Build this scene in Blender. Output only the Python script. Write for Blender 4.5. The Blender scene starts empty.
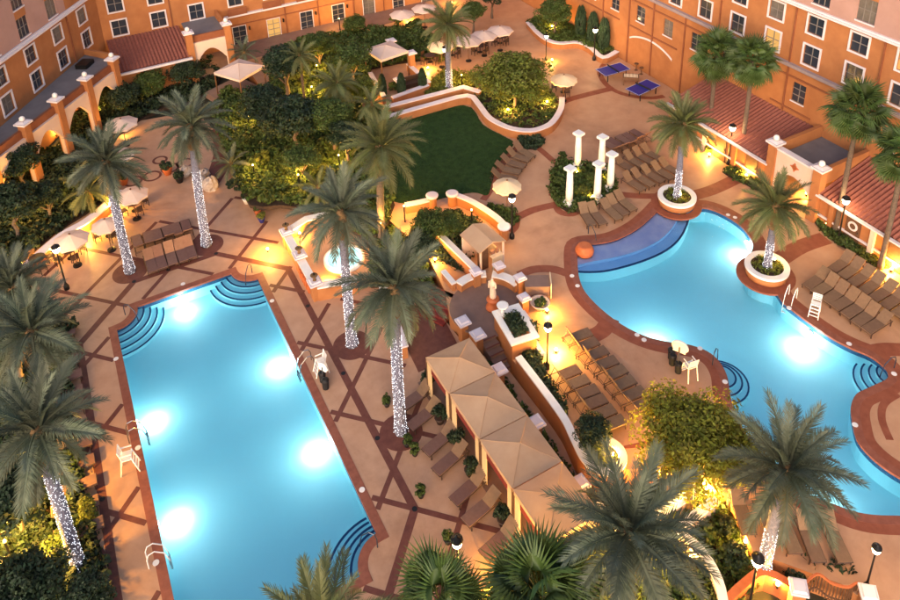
import bpy, math, random
import numpy as np
from mathutils import Vector
from mathutils.geometry import tessellate_polygon
R = math.radians
PI = math.pi
scene = bpy.context.scene
C = scene.collection
# ---------------------------------------------------------------- camera, sky, sun, exposure
RT = (0.8753507, -0.48269915, -0.0276168)      # camera right
DN = (-0.21146477, -0.33086282, -0.91968062)   # camera down
FW = (0.43479168, 0.81088305, -0.39169486)     # camera forward
CAMH, FPX, PX0, PY0 = 35.0, 798.5, 455.9, 9.84
cd = bpy.data.cameras.new('camera')
cam = bpy.data.objects.new('camera', cd)
C.objects.link(cam)
from mathutils import Matrix
cam.matrix_world = Matrix(((RT[0], -DN[0], -FW[0], 0), (RT[1], -DN[1], -FW[1], 0), (RT[2], -DN[2], -FW[2], CAMH), (0, 0, 0, 1)))
cd.sensor_width = 36
cd.lens = FPX / 900 * 36
cd.shift_x = (450 - PX0) / 900
cd.shift_y = -(300 - PY0) / 900
cd.clip_end = 2000
scene.camera = cam
world = bpy.data.worlds.new('World')
scene.world = world
world.use_nodes = True
SUN_EL, SUN_AZ = R(20), R(222)
nt = world.node_tree
sky = nt.nodes.new('ShaderNodeTexSky')
sky.sky_type = 'NISHITA'
sky.sun_disc = False
sky.sun_elevation = SUN_EL
sky.sun_rotation = SUN_AZ
sky.air_density = 1.0
sky.dust_density = 3.0
bg = nt.nodes['Background']
bg.inputs[1].default_value = 0.135
nt.links.new(sky.outputs[0], bg.inputs[0])
sl = bpy.data.lights.new('sun', 'SUN')
sl.energy = 0.8
sl.angle = R(75)
sl.color = (1.0, 0.76, 0.71)
so = bpy.data.objects.new('sun', sl)
C.objects.link(so)
_sd = Vector((math.sin(SUN_AZ) * math.cos(SUN_EL), math.cos(SUN_AZ) * math.cos(SUN_EL), math.sin(SUN_EL)))
so.rotation_euler = _sd.to_track_quat('Z', 'Y').to_euler()
vs = scene.view_settings
vs.view_transform = 'Standard'
vs.look = 'None'
vs.exposure = 1.22
vs.gamma = 1
scene.cycles.max_bounces = 6
scene.cycles.transparent_max_bounces = 12
scene.cycles.diffuse_bounces = 3
scene.cycles.sample_clamp_indirect = 4
scene.cycles.use_denoising = True

# ---------------------------------------------------------------- helpers
def at(x, y, z=0.0):
    """photo pixel (900x600) -> point at height z"""
    a, b = (x - PX0) / FPX, (y - PY0) / FPX
    d = [RT[i] * a + DN[i] * b + FW[i] for i in range(3)]
    t = (z - CAMH) / d[2]
    return (t * d[0], t * d[1], z)
def at2(x, y, z=0.0): return at(x, y, z)[:2]

def mat(name, col, col2=None, scale=3.0, rough=0.65, bump=0.0, bscale=None, metal=0.0, spec=0.3, emit=None, estr=0.0, rand=0.0, island=False, trans=0.0, stain=0.0):
    m = bpy.data.materials.new(name)
    m.use_nodes = True
    n = m.node_tree
    p = n.nodes['Principled BSDF']
    p.inputs['Roughness'].default_value = rough
    p.inputs['Metallic'].default_value = metal
    p.inputs['Specular IOR Level'].default_value = spec
    L = n.links
    geo = n.nodes.new('ShaderNodeNewGeometry')
    out = None
    if col2 is not None:
        nz = n.nodes.new('ShaderNodeTexNoise')
        nz.inputs['Scale'].default_value = scale
        nz.inputs['Detail'].default_value = 6
        nz.inputs['Roughness'].default_value = 0.62
        L.new(geo.outputs['Position'], nz.inputs['Vector'])
        mr = n.nodes.new('ShaderNodeMapRange')
        mr.inputs[1].default_value = 0.32
        mr.inputs[2].default_value = 0.68
        L.new(nz.outputs['Fac'], mr.inputs[0])
        mx = n.nodes.new('ShaderNodeMix')
        mx.data_type = 'RGBA'
        mx.inputs[6].default_value = (*col, 1)
        mx.inputs[7].default_value = (*col2, 1)
        L.new(mr.outputs[0], mx.inputs[0])
        out = mx.outputs[2]
    if stain > 0:
        st_ = n.nodes.new('ShaderNodeTexNoise'); st_.inputs['Scale'].default_value = 0.16; st_.inputs['Detail'].default_value = 8; st_.inputs['Roughness'].default_value = 0.7; st_.inputs['Distortion'].default_value = 0.6
        L.new(geo.outputs['Position'], st_.inputs['Vector'])
        ms_ = n.nodes.new('ShaderNodeMapRange'); ms_.inputs[1].default_value = 0.5; ms_.inputs[2].default_value = 0.75; ms_.inputs[3].default_value = 0.0; ms_.inputs[4].default_value = stain
        L.new(st_.outputs['Fac'], ms_.inputs[0])
        mx2 = n.nodes.new('ShaderNodeMix'); mx2.data_type = 'RGBA'; mx2.inputs[7].default_value = (col[0] * 0.55, col[1] * 0.5, col[2] * 0.5, 1)
        L.new(ms_.outputs[0], mx2.inputs[0]); L.new(out, mx2.inputs[6]); out = mx2.outputs[2]
    if rand > 0:
        hs = n.nodes.new('ShaderNodeHueSaturation')
        if out: L.new(out, hs.inputs['Color'])
        else: hs.inputs['Color'].default_value = (*col, 1)
        if island: src = geo.outputs['Random Per Island']
        else:
            oi = n.nodes.new('ShaderNodeObjectInfo')
            src = oi.outputs['Random']
        mr2 = n.nodes.new('ShaderNodeMapRange')
        mr2.inputs[3].default_value = 1 - rand
        mr2.inputs[4].default_value = 1 + rand
        L.new(src, mr2.inputs[0])
        L.new(mr2.outputs[0], hs.inputs['Value'])
        mr3 = n.nodes.new('ShaderNodeMapRange')
        mr3.inputs[3].default_value = 0.5 - rand * 0.05
        mr3.inputs[4].default_value = 0.5 + rand * 0.05
        L.new(src, mr3.inputs[0])
        L.new(mr3.outputs[0], hs.inputs['Hue'])
        out = hs.outputs[0]
    if out: L.new(out, p.inputs['Base Color'])
    else: p.inputs['Base Color'].default_value = (*col, 1)
    if bump > 0:
        nb = n.nodes.new('ShaderNodeTexNoise')
        nb.inputs['Scale'].default_value = bscale or scale * 6
        nb.inputs['Detail'].default_value = 4
        L.new(geo.outputs['Position'], nb.inputs['Vector'])
        bp = n.nodes.new('ShaderNodeBump')
        bp.inputs['Strength'].default_value = bump
        bp.inputs['Distance'].default_value = 0.03
        L.new(nb.outputs['Fac'], bp.inputs['Height'])
        L.new(bp.outputs[0], p.inputs['Normal'])
    if emit:
        p.inputs['Emission Color'].default_value = (*emit, 1)
        p.inputs['Emission Strength'].default_value = estr
        m.cycles.emission_sampling = 'NONE'
    if trans > 0:
        tr = n.nodes.new('ShaderNodeBsdfTranslucent')
        if out: L.new(out, tr.inputs[0])
        else: tr.inputs[0].default_value = (*col, 1)
        ms = n.nodes.new('ShaderNodeMixShader')
        ms.inputs[0].default_value = trans
        L.new(p.outputs[0], ms.inputs[1])
        L.new(tr.outputs[0], ms.inputs[2])
        L.new(ms.outputs[0], n.nodes['Material Output'].inputs[0])
    return m

def water_mat(name, tint, bump):
    m = bpy.data.materials.new(name)
    m.use_nodes = True
    n = m.node_tree
    n.nodes.clear()
    o = n.nodes.new('ShaderNodeOutputMaterial')
    t = n.nodes.new('ShaderNodeBsdfTransparent')
    t.inputs[0].default_value = (*tint, 1)
    g = n.nodes.new('ShaderNodeBsdfGlossy')
    g.inputs['Roughness'].default_value = 0.06
    fr = n.nodes.new('ShaderNodeFresnel')
    fr.inputs[0].default_value = 1.33
    geo = n.nodes.new('ShaderNodeNewGeometry')
    nz = n.nodes.new('ShaderNodeTexNoise')
    nz.inputs['Scale'].default_value = 3.2
    nz.inputs['Detail'].default_value = 5
    n.links.new(geo.outputs['Position'], nz.inputs['Vector'])
    bp = n.nodes.new('ShaderNodeBump')
    bp.inputs['Strength'].default_value = bump
    bp.inputs['Distance'].default_value = 0.12
    n.links.new(nz.outputs['Fac'], bp.inputs['Height'])
    n.links.new(bp.outputs[0], g.inputs['Normal'])
    n.links.new(bp.outputs[0], fr.inputs['Normal'])
    mx = n.nodes.new('ShaderNodeMixShader')
    n.links.new(fr.outputs[0], mx.inputs[0])
    n.links.new(t.outputs[0], mx.inputs[1])
    n.links.new(g.outputs[0], mx.inputs[2])
    n.links.new(mx.outputs[0], o.inputs[0])
    return m

M = {}
def defm(k, *a, **kw): M[k] = mat(k, *a, **kw)
defm('deck', (0.41, 0.222, 0.130), (0.49, 0.285, 0.175), scale=1.1, rough=0.45, bump=0.12, bscale=14, stain=0.7)
defm('deck_right', (0.42, 0.212, 0.112), (0.50, 0.275, 0.152), scale=0.9, rough=0.45, bump=0.12, bscale=14, stain=0.7)
defm('band', (0.105, 0.032, 0.022), (0.155, 0.052, 0.036), scale=2.5, rough=0.6, bump=0.2, bscale=18)
defm('band_right', (0.21, 0.055, 0.026), (0.28, 0.085, 0.042), scale=2.0, rough=0.6, bump=0.2, bscale=18)
defm('coping', (0.20, 0.062, 0.036), (0.28, 0.095, 0.055), scale=3, rough=0.5, bump=0.15)
defm('plaza', (0.17, 0.10, 0.075), (0.22, 0.13, 0.10), scale=1.5, rough=0.6, bump=0.15)
defm('stucco', (0.33, 0.122, 0.042), (0.41, 0.160, 0.056), scale=0.9, rough=0.85, bump=0.15, bscale=30, stain=0.45)
defm('stone_ledge', (0.26, 0.20, 0.20), (0.32, 0.25, 0.25), scale=2, rough=0.7)
defm('stucco_pink', (0.36, 0.205, 0.165), (0.42, 0.245, 0.20), scale=0.6, rough=0.85, bump=0.15, bscale=30)
defm('stucco_cream', (0.60, 0.42, 0.32), (0.66, 0.48, 0.38), scale=0.8, rough=0.8, bump=0.1)
defm('trim', (0.62, 0.54, 0.54), (0.68, 0.60, 0.60), scale=1.5, rough=0.6, bump=0.05)
defm('trim_line', (0.20, 0.062, 0.026), (0.24, 0.08, 0.035), scale=2, rough=0.7)
defm('white', (0.72, 0.67, 0.62), (0.78, 0.74, 0.70), scale=2, rough=0.5, bump=0.05)
defm('cap', (0.58, 0.50, 0.53), (0.65, 0.57, 0.60), scale=1.2, rough=0.6, bump=0.08)
defm('glass', (0.018, 0.024, 0.035), (0.03, 0.035, 0.05), scale=0.8, rough=0.12, spec=0.6)
defm('glass_curtain', (0.10, 0.085, 0.075), (0.15, 0.13, 0.115), scale=3, rough=0.3, spec=0.5)
defm('tile_blue', (0.03, 0.12, 0.24), (0.05, 0.17, 0.30), scale=9, rough=0.25)
defm('glass_lit', (0.10, 0.05, 0.015), rough=0.2, emit=(1.0, 0.55, 0.16), estr=0.35)
defm('muntin', (0.20, 0.17, 0.15), rough=0.5)
defm('tile_roof', (0.20, 0.065, 0.045), (0.29, 0.10, 0.07), scale=4, rough=0.75, bump=0.2)
defm('flat_roof', (0.13, 0.12, 0.125), (0.17, 0.155, 0.16), scale=1.0, rough=0.85, bump=0.1)
defm('soil', (0.030, 0.018, 0.011), (0.06, 0.034, 0.02), scale=4, rough=0.95, bump=0.5)
defm('ground', (0.022, 0.026, 0.013), (0.045, 0.035, 0.02), scale=1.5, rough=0.95, bump=0.4)
defm('lawn', (0.013, 0.034, 0.006), (0.030, 0.066, 0.012), scale=2.2, rough=0.9, bump=0.5, bscale=30)
defm('basin', (0.36, 0.82, 0.90), (0.39, 0.84, 0.92), scale=0.35, rough=0.6)
defm('shelf', (0.50, 0.50, 0.76), (0.78, 0.70, 0.84), scale=0.8, rough=0.6)
defm('shelf_blue', (0.30, 0.54, 0.84), (0.38, 0.60, 0.88), scale=0.8, rough=0.6)
defm('step_tile', (0.010, 0.055, 0.16), rough=0.4)
defm('canvas', (0.50, 0.30, 0.17), (0.57, 0.36, 0.215), scale=0.9, rough=0.8, bump=0.05, trans=0.12)
defm('canvas_pale', (0.62, 0.46, 0.38), (0.68, 0.52, 0.44), scale=0.9, rough=0.8, trans=0.12)
defm('canvas_cream', (0.72, 0.55, 0.34), (0.78, 0.62, 0.42), scale=1.2, rough=0.8, trans=0.15)
defm('curtain', (0.70, 0.50, 0.28), rough=0.8, trans=0.2)
defm('curtain_red', (0.17, 0.022, 0.016), rough=0.8)
defm('sling', (0.165, 0.094, 0.052), (0.21, 0.122, 0.068), scale=6, rough=0.7, rand=0.10)
defm('sling_dark', (0.155, 0.078, 0.058), (0.19, 0.10, 0.075), scale=6, rough=0.7, rand=0.12)
defm('sling_rust', (0.26, 0.115, 0.06), (0.30, 0.14, 0.08), scale=6, rough=0.7, rand=0.1)
defm('frame_brown', (0.055, 0.030, 0.020), rough=0.45)
defm('metal_dark', (0.015, 0.013, 0.012), rough=0.4, metal=0.3)
defm('rail', (0.30, 0.30, 0.31), rough=0.25, metal=0.9)
defm('rail_dark', (0.05, 0.06, 0.09), rough=0.3, metal=0.6)
defm('wood', (0.10, 0.045, 0.022), (0.15, 0.07, 0.035), scale=5, rough=0.6)
defm('black', (0.012, 0.012, 0.014), rough=0.6)
defm('blue_table', (0.020, 0.022, 0.20), rough=0.5)
defm('line_white', (0.75, 0.75, 0.78), rough=0.5)
defm('terracotta', (0.42, 0.10, 0.030), (0.50, 0.14, 0.05), scale=4, rough=0.6)
defm('stone_statue', (0.66, 0.47, 0.34), (0.72, 0.54, 0.40), scale=6, rough=0.6)
defm('rock', (0.34, 0.26, 0.21), (0.50, 0.40, 0.33), scale=3, rough=0.85, bump=0.5)
defm('bark', (0.085, 0.058, 0.042), (0.15, 0.105, 0.075), scale=9, rough=0.9, bump=0.6)
defm('bark_boot', (0.10, 0.055, 0.024), (0.20, 0.115, 0.05), scale=12, rough=0.9, bump=0.7)
defm('trunk_wrap', (0.075, 0.072, 0.105), (0.19, 0.18, 0.23), scale=12, rough=0.8, bump=0.5)
defm('frond_dry', (0.16, 0.10, 0.045), (0.24, 0.16, 0.075), scale=2, rough=0.8, rand=0.3)
defm('frond', (0.078, 0.094, 0.052), (0.150, 0.160, 0.105), scale=1.3, rough=0.55, rand=0.35, trans=0.2)
defm('frond_olive', (0.095, 0.112, 0.034), (0.165, 0.165, 0.065), scale=1.3, rough=0.55, rand=0.3, trans=0.2)
defm('fan', (0.042, 0.076, 0.016), (0.080, 0.115, 0.030), scale=1.3, rough=0.5, rand=0.35, trans=0.2)
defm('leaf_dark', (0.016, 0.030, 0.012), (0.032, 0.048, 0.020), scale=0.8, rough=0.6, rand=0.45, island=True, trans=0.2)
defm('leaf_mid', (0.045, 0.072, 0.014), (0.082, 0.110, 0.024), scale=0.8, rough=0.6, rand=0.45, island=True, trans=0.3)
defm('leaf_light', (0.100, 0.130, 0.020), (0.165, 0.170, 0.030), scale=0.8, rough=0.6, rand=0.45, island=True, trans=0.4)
defm('leaf_lamplit', (0.17, 0.175, 0.018), (0.26, 0.235, 0.028), scale=0.8, rough=0.6, rand=0.45, island=True, trans=0.4)  # brighter yellow copy of the leaf colour, lamp glow painted in
defm('leaf_cypress', (0.014, 0.030, 0.012), (0.024, 0.044, 0.018), scale=2, rough=0.7, rand=0.3, island=True)
defm('bulb_warm', (1, 0.8, 0.5), emit=(1.0, 0.80, 0.45), estr=18)
defm('bulb_yellow', (1, 0.8, 0.3), emit=(1.0, 0.62, 0.16), estr=22)
defm('bulb_white', (1, 1, 1), emit=(0.85, 0.90, 1.0), estr=1.0)
defm('pool_lens', (1, 1, 1), emit=(0.95, 1.0, 1.0), estr=25)
M['water'] = water_mat('water', (0.90, 0.98, 1.0), 0.25)
M['water_right'] = water_mat('water_right', (0.90, 0.98, 1.0), 0.35)

class MB:
    def __init__(s): s.v, s.f = [], []
    def quad(s, *p):
        i = len(s.v); s.v += [tuple(q) for q in p]; s.f.append(tuple(range(i, i + len(p)))); return s
    def box(s, x0, x1, y0, y1, z0, z1):
        i = len(s.v)
        s.v += [(x, y, z) for z in (z0, z1) for x, y in ((x0, y0), (x1, y0), (x1, y1), (x0, y1))]
        s.f += [tuple(i + k for k in q) for q in ((3, 2, 1, 0), (4, 5, 6, 7), (0, 1, 5, 4), (1, 2, 6, 5), (2, 3, 7, 6), (3, 0, 4, 7))]
        return s
    def obox(s, c, sx, sy, z0, z1, rz=0.0, taper=1.0):
        i = len(s.v); ca, sa = math.cos(rz), math.sin(rz)
        for z, k in ((z0, 1.0), (z1, taper)):
            for a, b in ((-1, -1), (1, -1), (1, 1), (-1, 1)):
                x, y = a * sx / 2 * k, b * sy / 2 * k
                s.v.append((c[0] + x * ca - y * sa, c[1] + x * sa + y * ca, z))
        s.f += [tuple(i + k for k in q) for q in ((3, 2, 1, 0), (4, 5, 6, 7), (0, 1, 5, 4), (1, 2, 6, 5), (2, 3, 7, 6), (3, 0, 4, 7))]
        return s
    def prism(s, poly, z0, z1, bottom=True):
        n = len(poly); i = len(s.v)
        if sum(poly[k][0] * poly[(k + 1) % n][1] - poly[(k + 1) % n][0] * poly[k][1] for k in range(n)) < 0: poly = poly[::-1]
        s.v += [(p[0], p[1], z0) for p in poly] + [(p[0], p[1], z1) for p in poly]
        s.f.append(tuple(range(i + n, i + 2 * n)))
        if bottom: s.f.append(tuple(range(i + n - 1, i - 1, -1)))
        for k in range(n): s.f.append((i + k, i + (k + 1) % n, i + n + (k + 1) % n, i + n + k))
        return s
    def sheet(s, outer, z, holes=()):
        loops = [outer] + list(holes)
        flat = [p for l in loops for p in l]
        tr = tessellate_polygon([[Vector((p[0], p[1], 0)) for p in l] for l in loops])
        i = len(s.v); s.v += [(p[0], p[1], z) for p in flat]
        for a, b, c in tr:
            A, B, D = flat[a], flat[b], flat[c]
            if (B[0] - A[0]) * (D[1] - A[1]) - (B[1] - A[1]) * (D[0] - A[0]) < 0: b, c = c, b
            s.f.append((i + a, i + b, i + c))
        return s
    def ribbon(s, path, o0, o1, z0, z1, closed=False):
        """band following path between side offsets o0 and o1 (left positive), from z0 to z1"""
        a, b = offset(path, o0, closed), offset(path, o1, closed)
        n = len(path); i = len(s.v)
        for k in range(n):
            s.v += [(a[k][0], a[k][1], z0), (a[k][0], a[k][1], z1), (b[k][0], b[k][1], z1), (b[k][0], b[k][1], z0)]
        m = n if closed else n - 1
        for k in range(m):
            p, q = i + 4 * k, i + 4 * ((k + 1) % n)
            for e in range(4):
                e2 = (e + 1) % 4
                s.f.append((p + e, q + e, q + e2, p + e2) if o1 > o0 else (p + e2, q + e2, q + e, p + e))
        if not closed:
            s.f.append((i, i + 1, i + 2, i + 3)); j = i + 4 * (n - 1); s.f.append((j + 3, j + 2, j + 1, j))
        return s
    def tube(s, path, rad, n=6, cap=True):
        i = len(s.v); P = [Vector(p) for p in path]
        for k, p in enumerate(P):
            t = (P[min(k + 1, len(P) - 1)] - P[max(k - 1, 0)]).normalized()
            u = t.orthogonal().normalized() if abs(t.z) > 0.9 else t.cross(Vector((0, 0, 1))).normalized()
            if abs(t.z) > 0.9: u = (Vector((1, 0, 0)) - t * t.x).normalized()
            w = t.cross(u); r = rad[k] if isinstance(rad, (list, tuple)) else rad
            for q in range(n):
                a = 2 * PI * q / n; s.v.append(tuple(p + u * math.cos(a) * r + w * math.sin(a) * r))
        for k in range(len(P) - 1):
            for q in range(n):
                a, b = i + k * n + q, i + k * n + (q + 1) % n
                s.f.append((a, b, b + n, a + n))
        if cap:
            s.f.append(tuple(i + q for q in range(n - 1, -1, -1))); j = i + (len(P) - 1) * n; s.f.append(tuple(j + q for q in range(n)))
        return s
    def lathe(s, prof, n=12, c=(0, 0, 0)):
        i = len(s.v)
        for r, z in prof:
            for q in range(n):
                a = 2 * PI * q / n; s.v.append((c[0] + r * math.cos(a), c[1] + r * math.sin(a), c[2] + z))
        for k in range(len(prof) - 1):
            for q in range(n):
                a, b = i + k * n + q, i + k * n + (q + 1) % n
                s.f.append((a, b, b + n, a + n))
        s.f.append(tuple(i + q for q in range(n - 1, -1, -1))); j = i + (len(prof) - 1) * n; s.f.append(tuple(j + q for q in range(n)))
        return s
    def ball(s, c, r, n=10, m=6):
        return s.lathe([(max(1e-4, r * math.sin(PI * k / m)), -r * math.cos(PI * k / m)) for k in range(m + 1)], n, c)
    def mesh(s, name, m, smooth=False, off=(0, 0, 0)):
        me = bpy.data.meshes.new(name)
        v = s.v if off == (0, 0, 0) else [(p[0] - off[0], p[1] - off[1], p[2] - off[2]) for p in s.v]
        me.from_pydata(v, [], s.f)
        if smooth: me.polygons.foreach_set('use_smooth', [True] * len(me.polygons))
        me.materials.append(M[m]); me.update()
        return me

def offset(path, d, closed=False):
    n = len(path); out = []
    for k in range(n):
        p = path[k]
        a = path[k - 1] if (k > 0 or closed) else None
        b = path[(k + 1) % n] if (k < n - 1 or closed) else None
        ns = []
        for q, r in ((a, p), (p, b)):
            if q is None or r is None: continue
            dx, dy = r[0] - q[0], r[1] - q[1]; l = math.hypot(dx, dy) or 1e-9
            ns.append((-dy / l, dx / l))
        if len(ns) == 2:
            mx, my = ns[0][0] + ns[1][0], ns[0][1] + ns[1][1]; l = math.hypot(mx, my) or 1e-9
            mx, my = mx / l, my / l; k2 = 1 / max(0.45, mx * ns[0][0] + my * ns[0][1])
        else: mx, my = ns[0]; k2 = 1
        out.append((p[0] + mx * d * k2, p[1] + my * d * k2))
    return out
def spline(pts, closed=False, sub=5):
    n = len(pts); out = []
    for k in range(n if closed else n - 1):
        g = (lambda j: pts[j % n]) if closed else (lambda j: pts[max(0, min(n - 1, j))])
        p0, p1, p2, p3 = g(k - 1), g(k), g(k + 1), g(k + 2)
        for q in range(sub):
            t = q / sub
            out.append(tuple(0.5 * (2 * p1[i] + (p2[i] - p0[i]) * t + (2 * p0[i] - 5 * p1[i] + 4 * p2[i] - p3[i]) * t * t + (3 * p1[i] - p0[i] - 3 * p2[i] + p3[i]) * t ** 3) for i in range(len(p1))))
    if not closed: out.append(tuple(pts[-1]))
    return out
def circle(c, r, n=24, a0=0.0, a1=2 * PI, end=False):
    m = n + (1 if end else 0)
    return [(c[0] + r * math.cos(a0 + (a1 - a0) * k / n), c[1] + r * math.sin(a0 + (a1 - a0) * k / n)) for k in range(m)]
def ccw(poly):
    a = sum(poly[k][0] * poly[(k + 1) % len(poly)][1] - poly[(k + 1) % len(poly)][0] * poly[k][1] for k in range(len(poly)))
    return poly if a > 0 else poly[::-1]

def tag(o, label=None, cat=None, group=None, kind=None):
    if label: o['label'] = label
    if cat: o['category'] = cat
    if group: o['group'] = group
    if kind: o['kind'] = kind
    return o
def link(name, data, parent=None, loc=None, rot=None, scl=None):
    o = bpy.data.objects.new(name, data); C.objects.link(o)
    if parent is not None: o.parent = parent
    if loc is not None: o.location = loc
    if rot is not None: o.rotation_euler = rot if hasattr(rot, '__len__') else (0, 0, rot)
    if scl is not None: o.scale = scl if hasattr(scl, '__len__') else (scl,) * 3
    return o
def thing(name, label, cat, loc=(0, 0, 0), rz=0.0, group=None, scl=None):
    return tag(link(name, None, None, loc, rz, scl), label, cat, group)
def struct(name, mb, m, smooth=False, parent=None):
    o = link(name, mb.mesh(name, m, smooth), parent)
    if parent is None: o['kind'] = 'structure'
    return o
def spawn(proto, root):
    """proto: list of (name, mesh, loc, rot, children)"""
    for nm, me, loc, rot, kids in proto:
        o = link(nm, me, root, loc, rot)
        for nm2, me2, loc2, rot2 in kids: link(nm2, me2, o, loc2, rot2)
    return root
def part(root, name, mb, m, smooth=False, parent=None):
    """mesh given in world coordinates under an unrotated root"""
    return link(name, mb.mesh(name, m, smooth, tuple(root.location)), parent or root)
def lamp(parent, loc, power, col=(1.0, 0.62, 0.22), rad=0.12, typ='POINT', rot=None, spot=None):
    l = bpy.data.lights.new('light', typ); l.energy = power; l.color = col; l.shadow_soft_size = rad
    if spot: l.spot_size = spot; l.spot_blend = 0.6
    return link('light', l, parent, loc, rot)
# ---------------------------------------------------------------- ground levels
ZR = 0.9                       # the right hand terrace lies about five steps above the left pool deck
PX_L, PX_R, PY_B, PY_T, PR = -1.05, 7.42, 21.26, 42.72, 1.35
def pool_poly(off=0.0):
    x0, x1, y0, y1, r = PX_L - off, PX_R + off, PY_B - off, PY_T + off, PR
    cs = ((PX_L, PY_B, PI / 2, 0, x0, y0), (PX_R, PY_B, PI, PI / 2, x1, y0), (PX_R, PY_T, 1.5 * PI, PI, x1, y1), (PX_L, PY_T, 2 * PI, 1.5 * PI, x0, y1))
    out = []
    rr = r - off
    for cx, cy, a0, a1, ex, ey in cs:
        arc = circle((cx, cy), rr, 10, a0, a1, True)
        first, last = arc[0], arc[-1]
        sx, sy = (1 if cx == PX_L else -1), (1 if cy == PY_B else -1)
        # short straight returns so that the quarter disc meets the edge square on
        if abs(first[0] - cx) < 1e-6: arc = [(ex, cy + sy * (rr + 0.0))] + arc if off == 0 else [(ex, first[1])] + arc
        else: arc = [(first[0], ey)] + arc
        if abs(last[1] - cy) < 1e-6: arc = arc + [(last[0], ey)]
        else: arc = arc + [(ex, last[1])]
        out += arc
    cl = []
    for p in out:
        if not cl or math.hypot(p[0] - cl[-1][0], p[1] - cl[-1][1]) > 1e-4: cl.append(p)
    return cl
LP_IN = ccw(pool_poly(0.0))
LP_OUT = ccw(pool_poly(0.38))
_rp = [(577, 266), (577, 249), (583, 244), (600, 242.5), (617, 238.5), (637, 228), (653, 214.5), (663, 205), (678, 206), (693, 208), (706, 207.5), (721, 212.5), (737, 222), (748, 233), (754, 246), (748, 258), (745, 268), (750, 279), (762, 286), (775, 290), (783, 301), (796, 312), (812, 324), (831, 337), (852, 348), (871, 356), (884, 366), (889, 373), (887, 380), (868, 389), (857, 395), (852, 406), (853, 420), (858, 440), (871, 456), (887, 469), (905, 480), (930, 492), (945, 506), (930, 517), (900, 517), (873, 516), (852, 512), (831, 504), (809, 496), (793, 487), (770, 466), (750, 442), (735, 415), (729, 394), (727, 379), (722, 367), (714, 357), (703, 350), (687, 345), (665, 342), (643, 336), (621, 325), (600, 309), (585, 293), (579, 280)]
RP_IN = ccw(spline([at2(x, y, ZR) for x, y in _rp], True, 3))
SHELF_ARC = [at2(x, y, ZR - 0.12) for x, y in ((570, 267), (590, 268), (611, 266), (643, 257), (667, 246), (681, 233), (689, 215), (690, 200))]

def holes_in(pts): return [p for p in pts]
g = MB()
g.sheet([(-300, -200), (400, -200), (400, 500), (-300, 500)], -0.25, [LP_OUT[::-1], offset(RP_IN, -0.3, True)[::-1]])
struct('ground', g, 'ground')
# left deck: one slab at z = 0 with the pool cut out
LD = [(-30, 8), (14.0, 8), (17.2, 16.0), (17.2, 29.4), (16.0, 30.5), (15.8, 35), (14.5, 36), (14.5, 46), (9.8, 52), (9.5, 60), (8.5, 65), (3, 66), (-4, 60), (-9, 53), (-30, 53)]
struct('pool_deck', MB().sheet(LD, 0.0, [LP_OUT[::-1]]), 'deck')
# right terrace at ZR
TR = [at2(602, 470, ZR), (17.25, 22), (17.3, 27.3), (17.9, 27.3), (17.9, 29.4), (16.6, 29.4), (15.9, 31.5), (16.6, 33.4), (17.2, 37), (16.4, 42), (16.0, 50), (10.5, 53), (9.4, 58), (14.4, 64), (14.4, 74.5), (45.3, 74.5), (45.3, -6), (26.0, -6), (22.6, 10.8), (20.5, 13.5), (21.5, 15.8), (20.6, 17.6), (19.2, 18.6)]
TR = ccw(TR)
t = MB().sheet(TR, ZR, [offset(RP_IN, -0.36, True)[::-1]])
struct('pool_terrace', t, 'deck_right')
t = MB(); n = len(TR)
for k in range(n):
    a, b = TR[k], TR[(k + 1) % n]
    t.quad((a[0], a[1], -0.3), (b[0], b[1], -0.3), (b[0], b[1], ZR - 0.002), (a[0], a[1], ZR - 0.002))
struct('terrace_edge', t, 'stucco')
# lower garden path at the bottom of the curved steps
struct('garden_path', MB().sheet([(17.2, 15.2), (20.4, 17.6), (19.3, 18.6), (18.3, 18.7), (16.2, 18.9), (15.6, 17.0), (15.6, 29.3), (15.4, 29.3), (15.4, 15.0)], 0.006), 'plaza')

# ---------------------------------------------------------------- left pool
b = MB()
b.sheet(LP_IN, -1.05)
m_ = len(LP_IN)
for k in range(m_):
    p, q = LP_IN[k], LP_IN[(k + 1) % m_]
    b.quad((p[0], p[1], -1.05), (p[0], p[1], -0.02), (q[0], q[1], -0.02), (q[0], q[1], -1.05))
struct('pool_basin', b, 'basin')
cp = MB().ribbon(LP_IN, 0.045, -0.385, -0.11, 0.012, True)
struct('pool_coping', cp, 'coping')
struct('pool_water', MB().sheet(offset(LP_IN, -0.02, True), -0.13), 'water')
for cx, cy, a0, a1 in ((PX_L, PY_B, 0, PI / 2), (PX_R, PY_B, PI / 2, PI), (PX_R, PY_T, PI, 1.5 * PI), (PX_L, PY_T, 1.5 * PI, 2 * PI)):
    st = None
    for k in range(4):
        r0, r1 = PR + 0.02 + 0.36 * k, PR + 0.38 + 0.36 * k
        top = -0.26 - 0.18 * k
        o0 = circle((cx, cy), r0, 14, a0, a1, True); o1 = circle((cx, cy), r1, 14, a0, a1, True)
        mb = MB().prism([p for p in o0] + o1[::-1], -1.04, top)
        o = struct('pool_step', mb, 'basin')
        nz = MB().ribbon(circle((cx, cy), r1 - 0.05, 14, a0, a1, True), -0.075, 0.03, top + 0.004, top + 0.02)
        link('step_edge', nz.mesh('step_edge', 'step_tile'), o)
struct('waterline_tiles', MB().ribbon(LP_IN, 0.004, 0.022, -0.36, -0.112, True), 'tile_blue')
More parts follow.
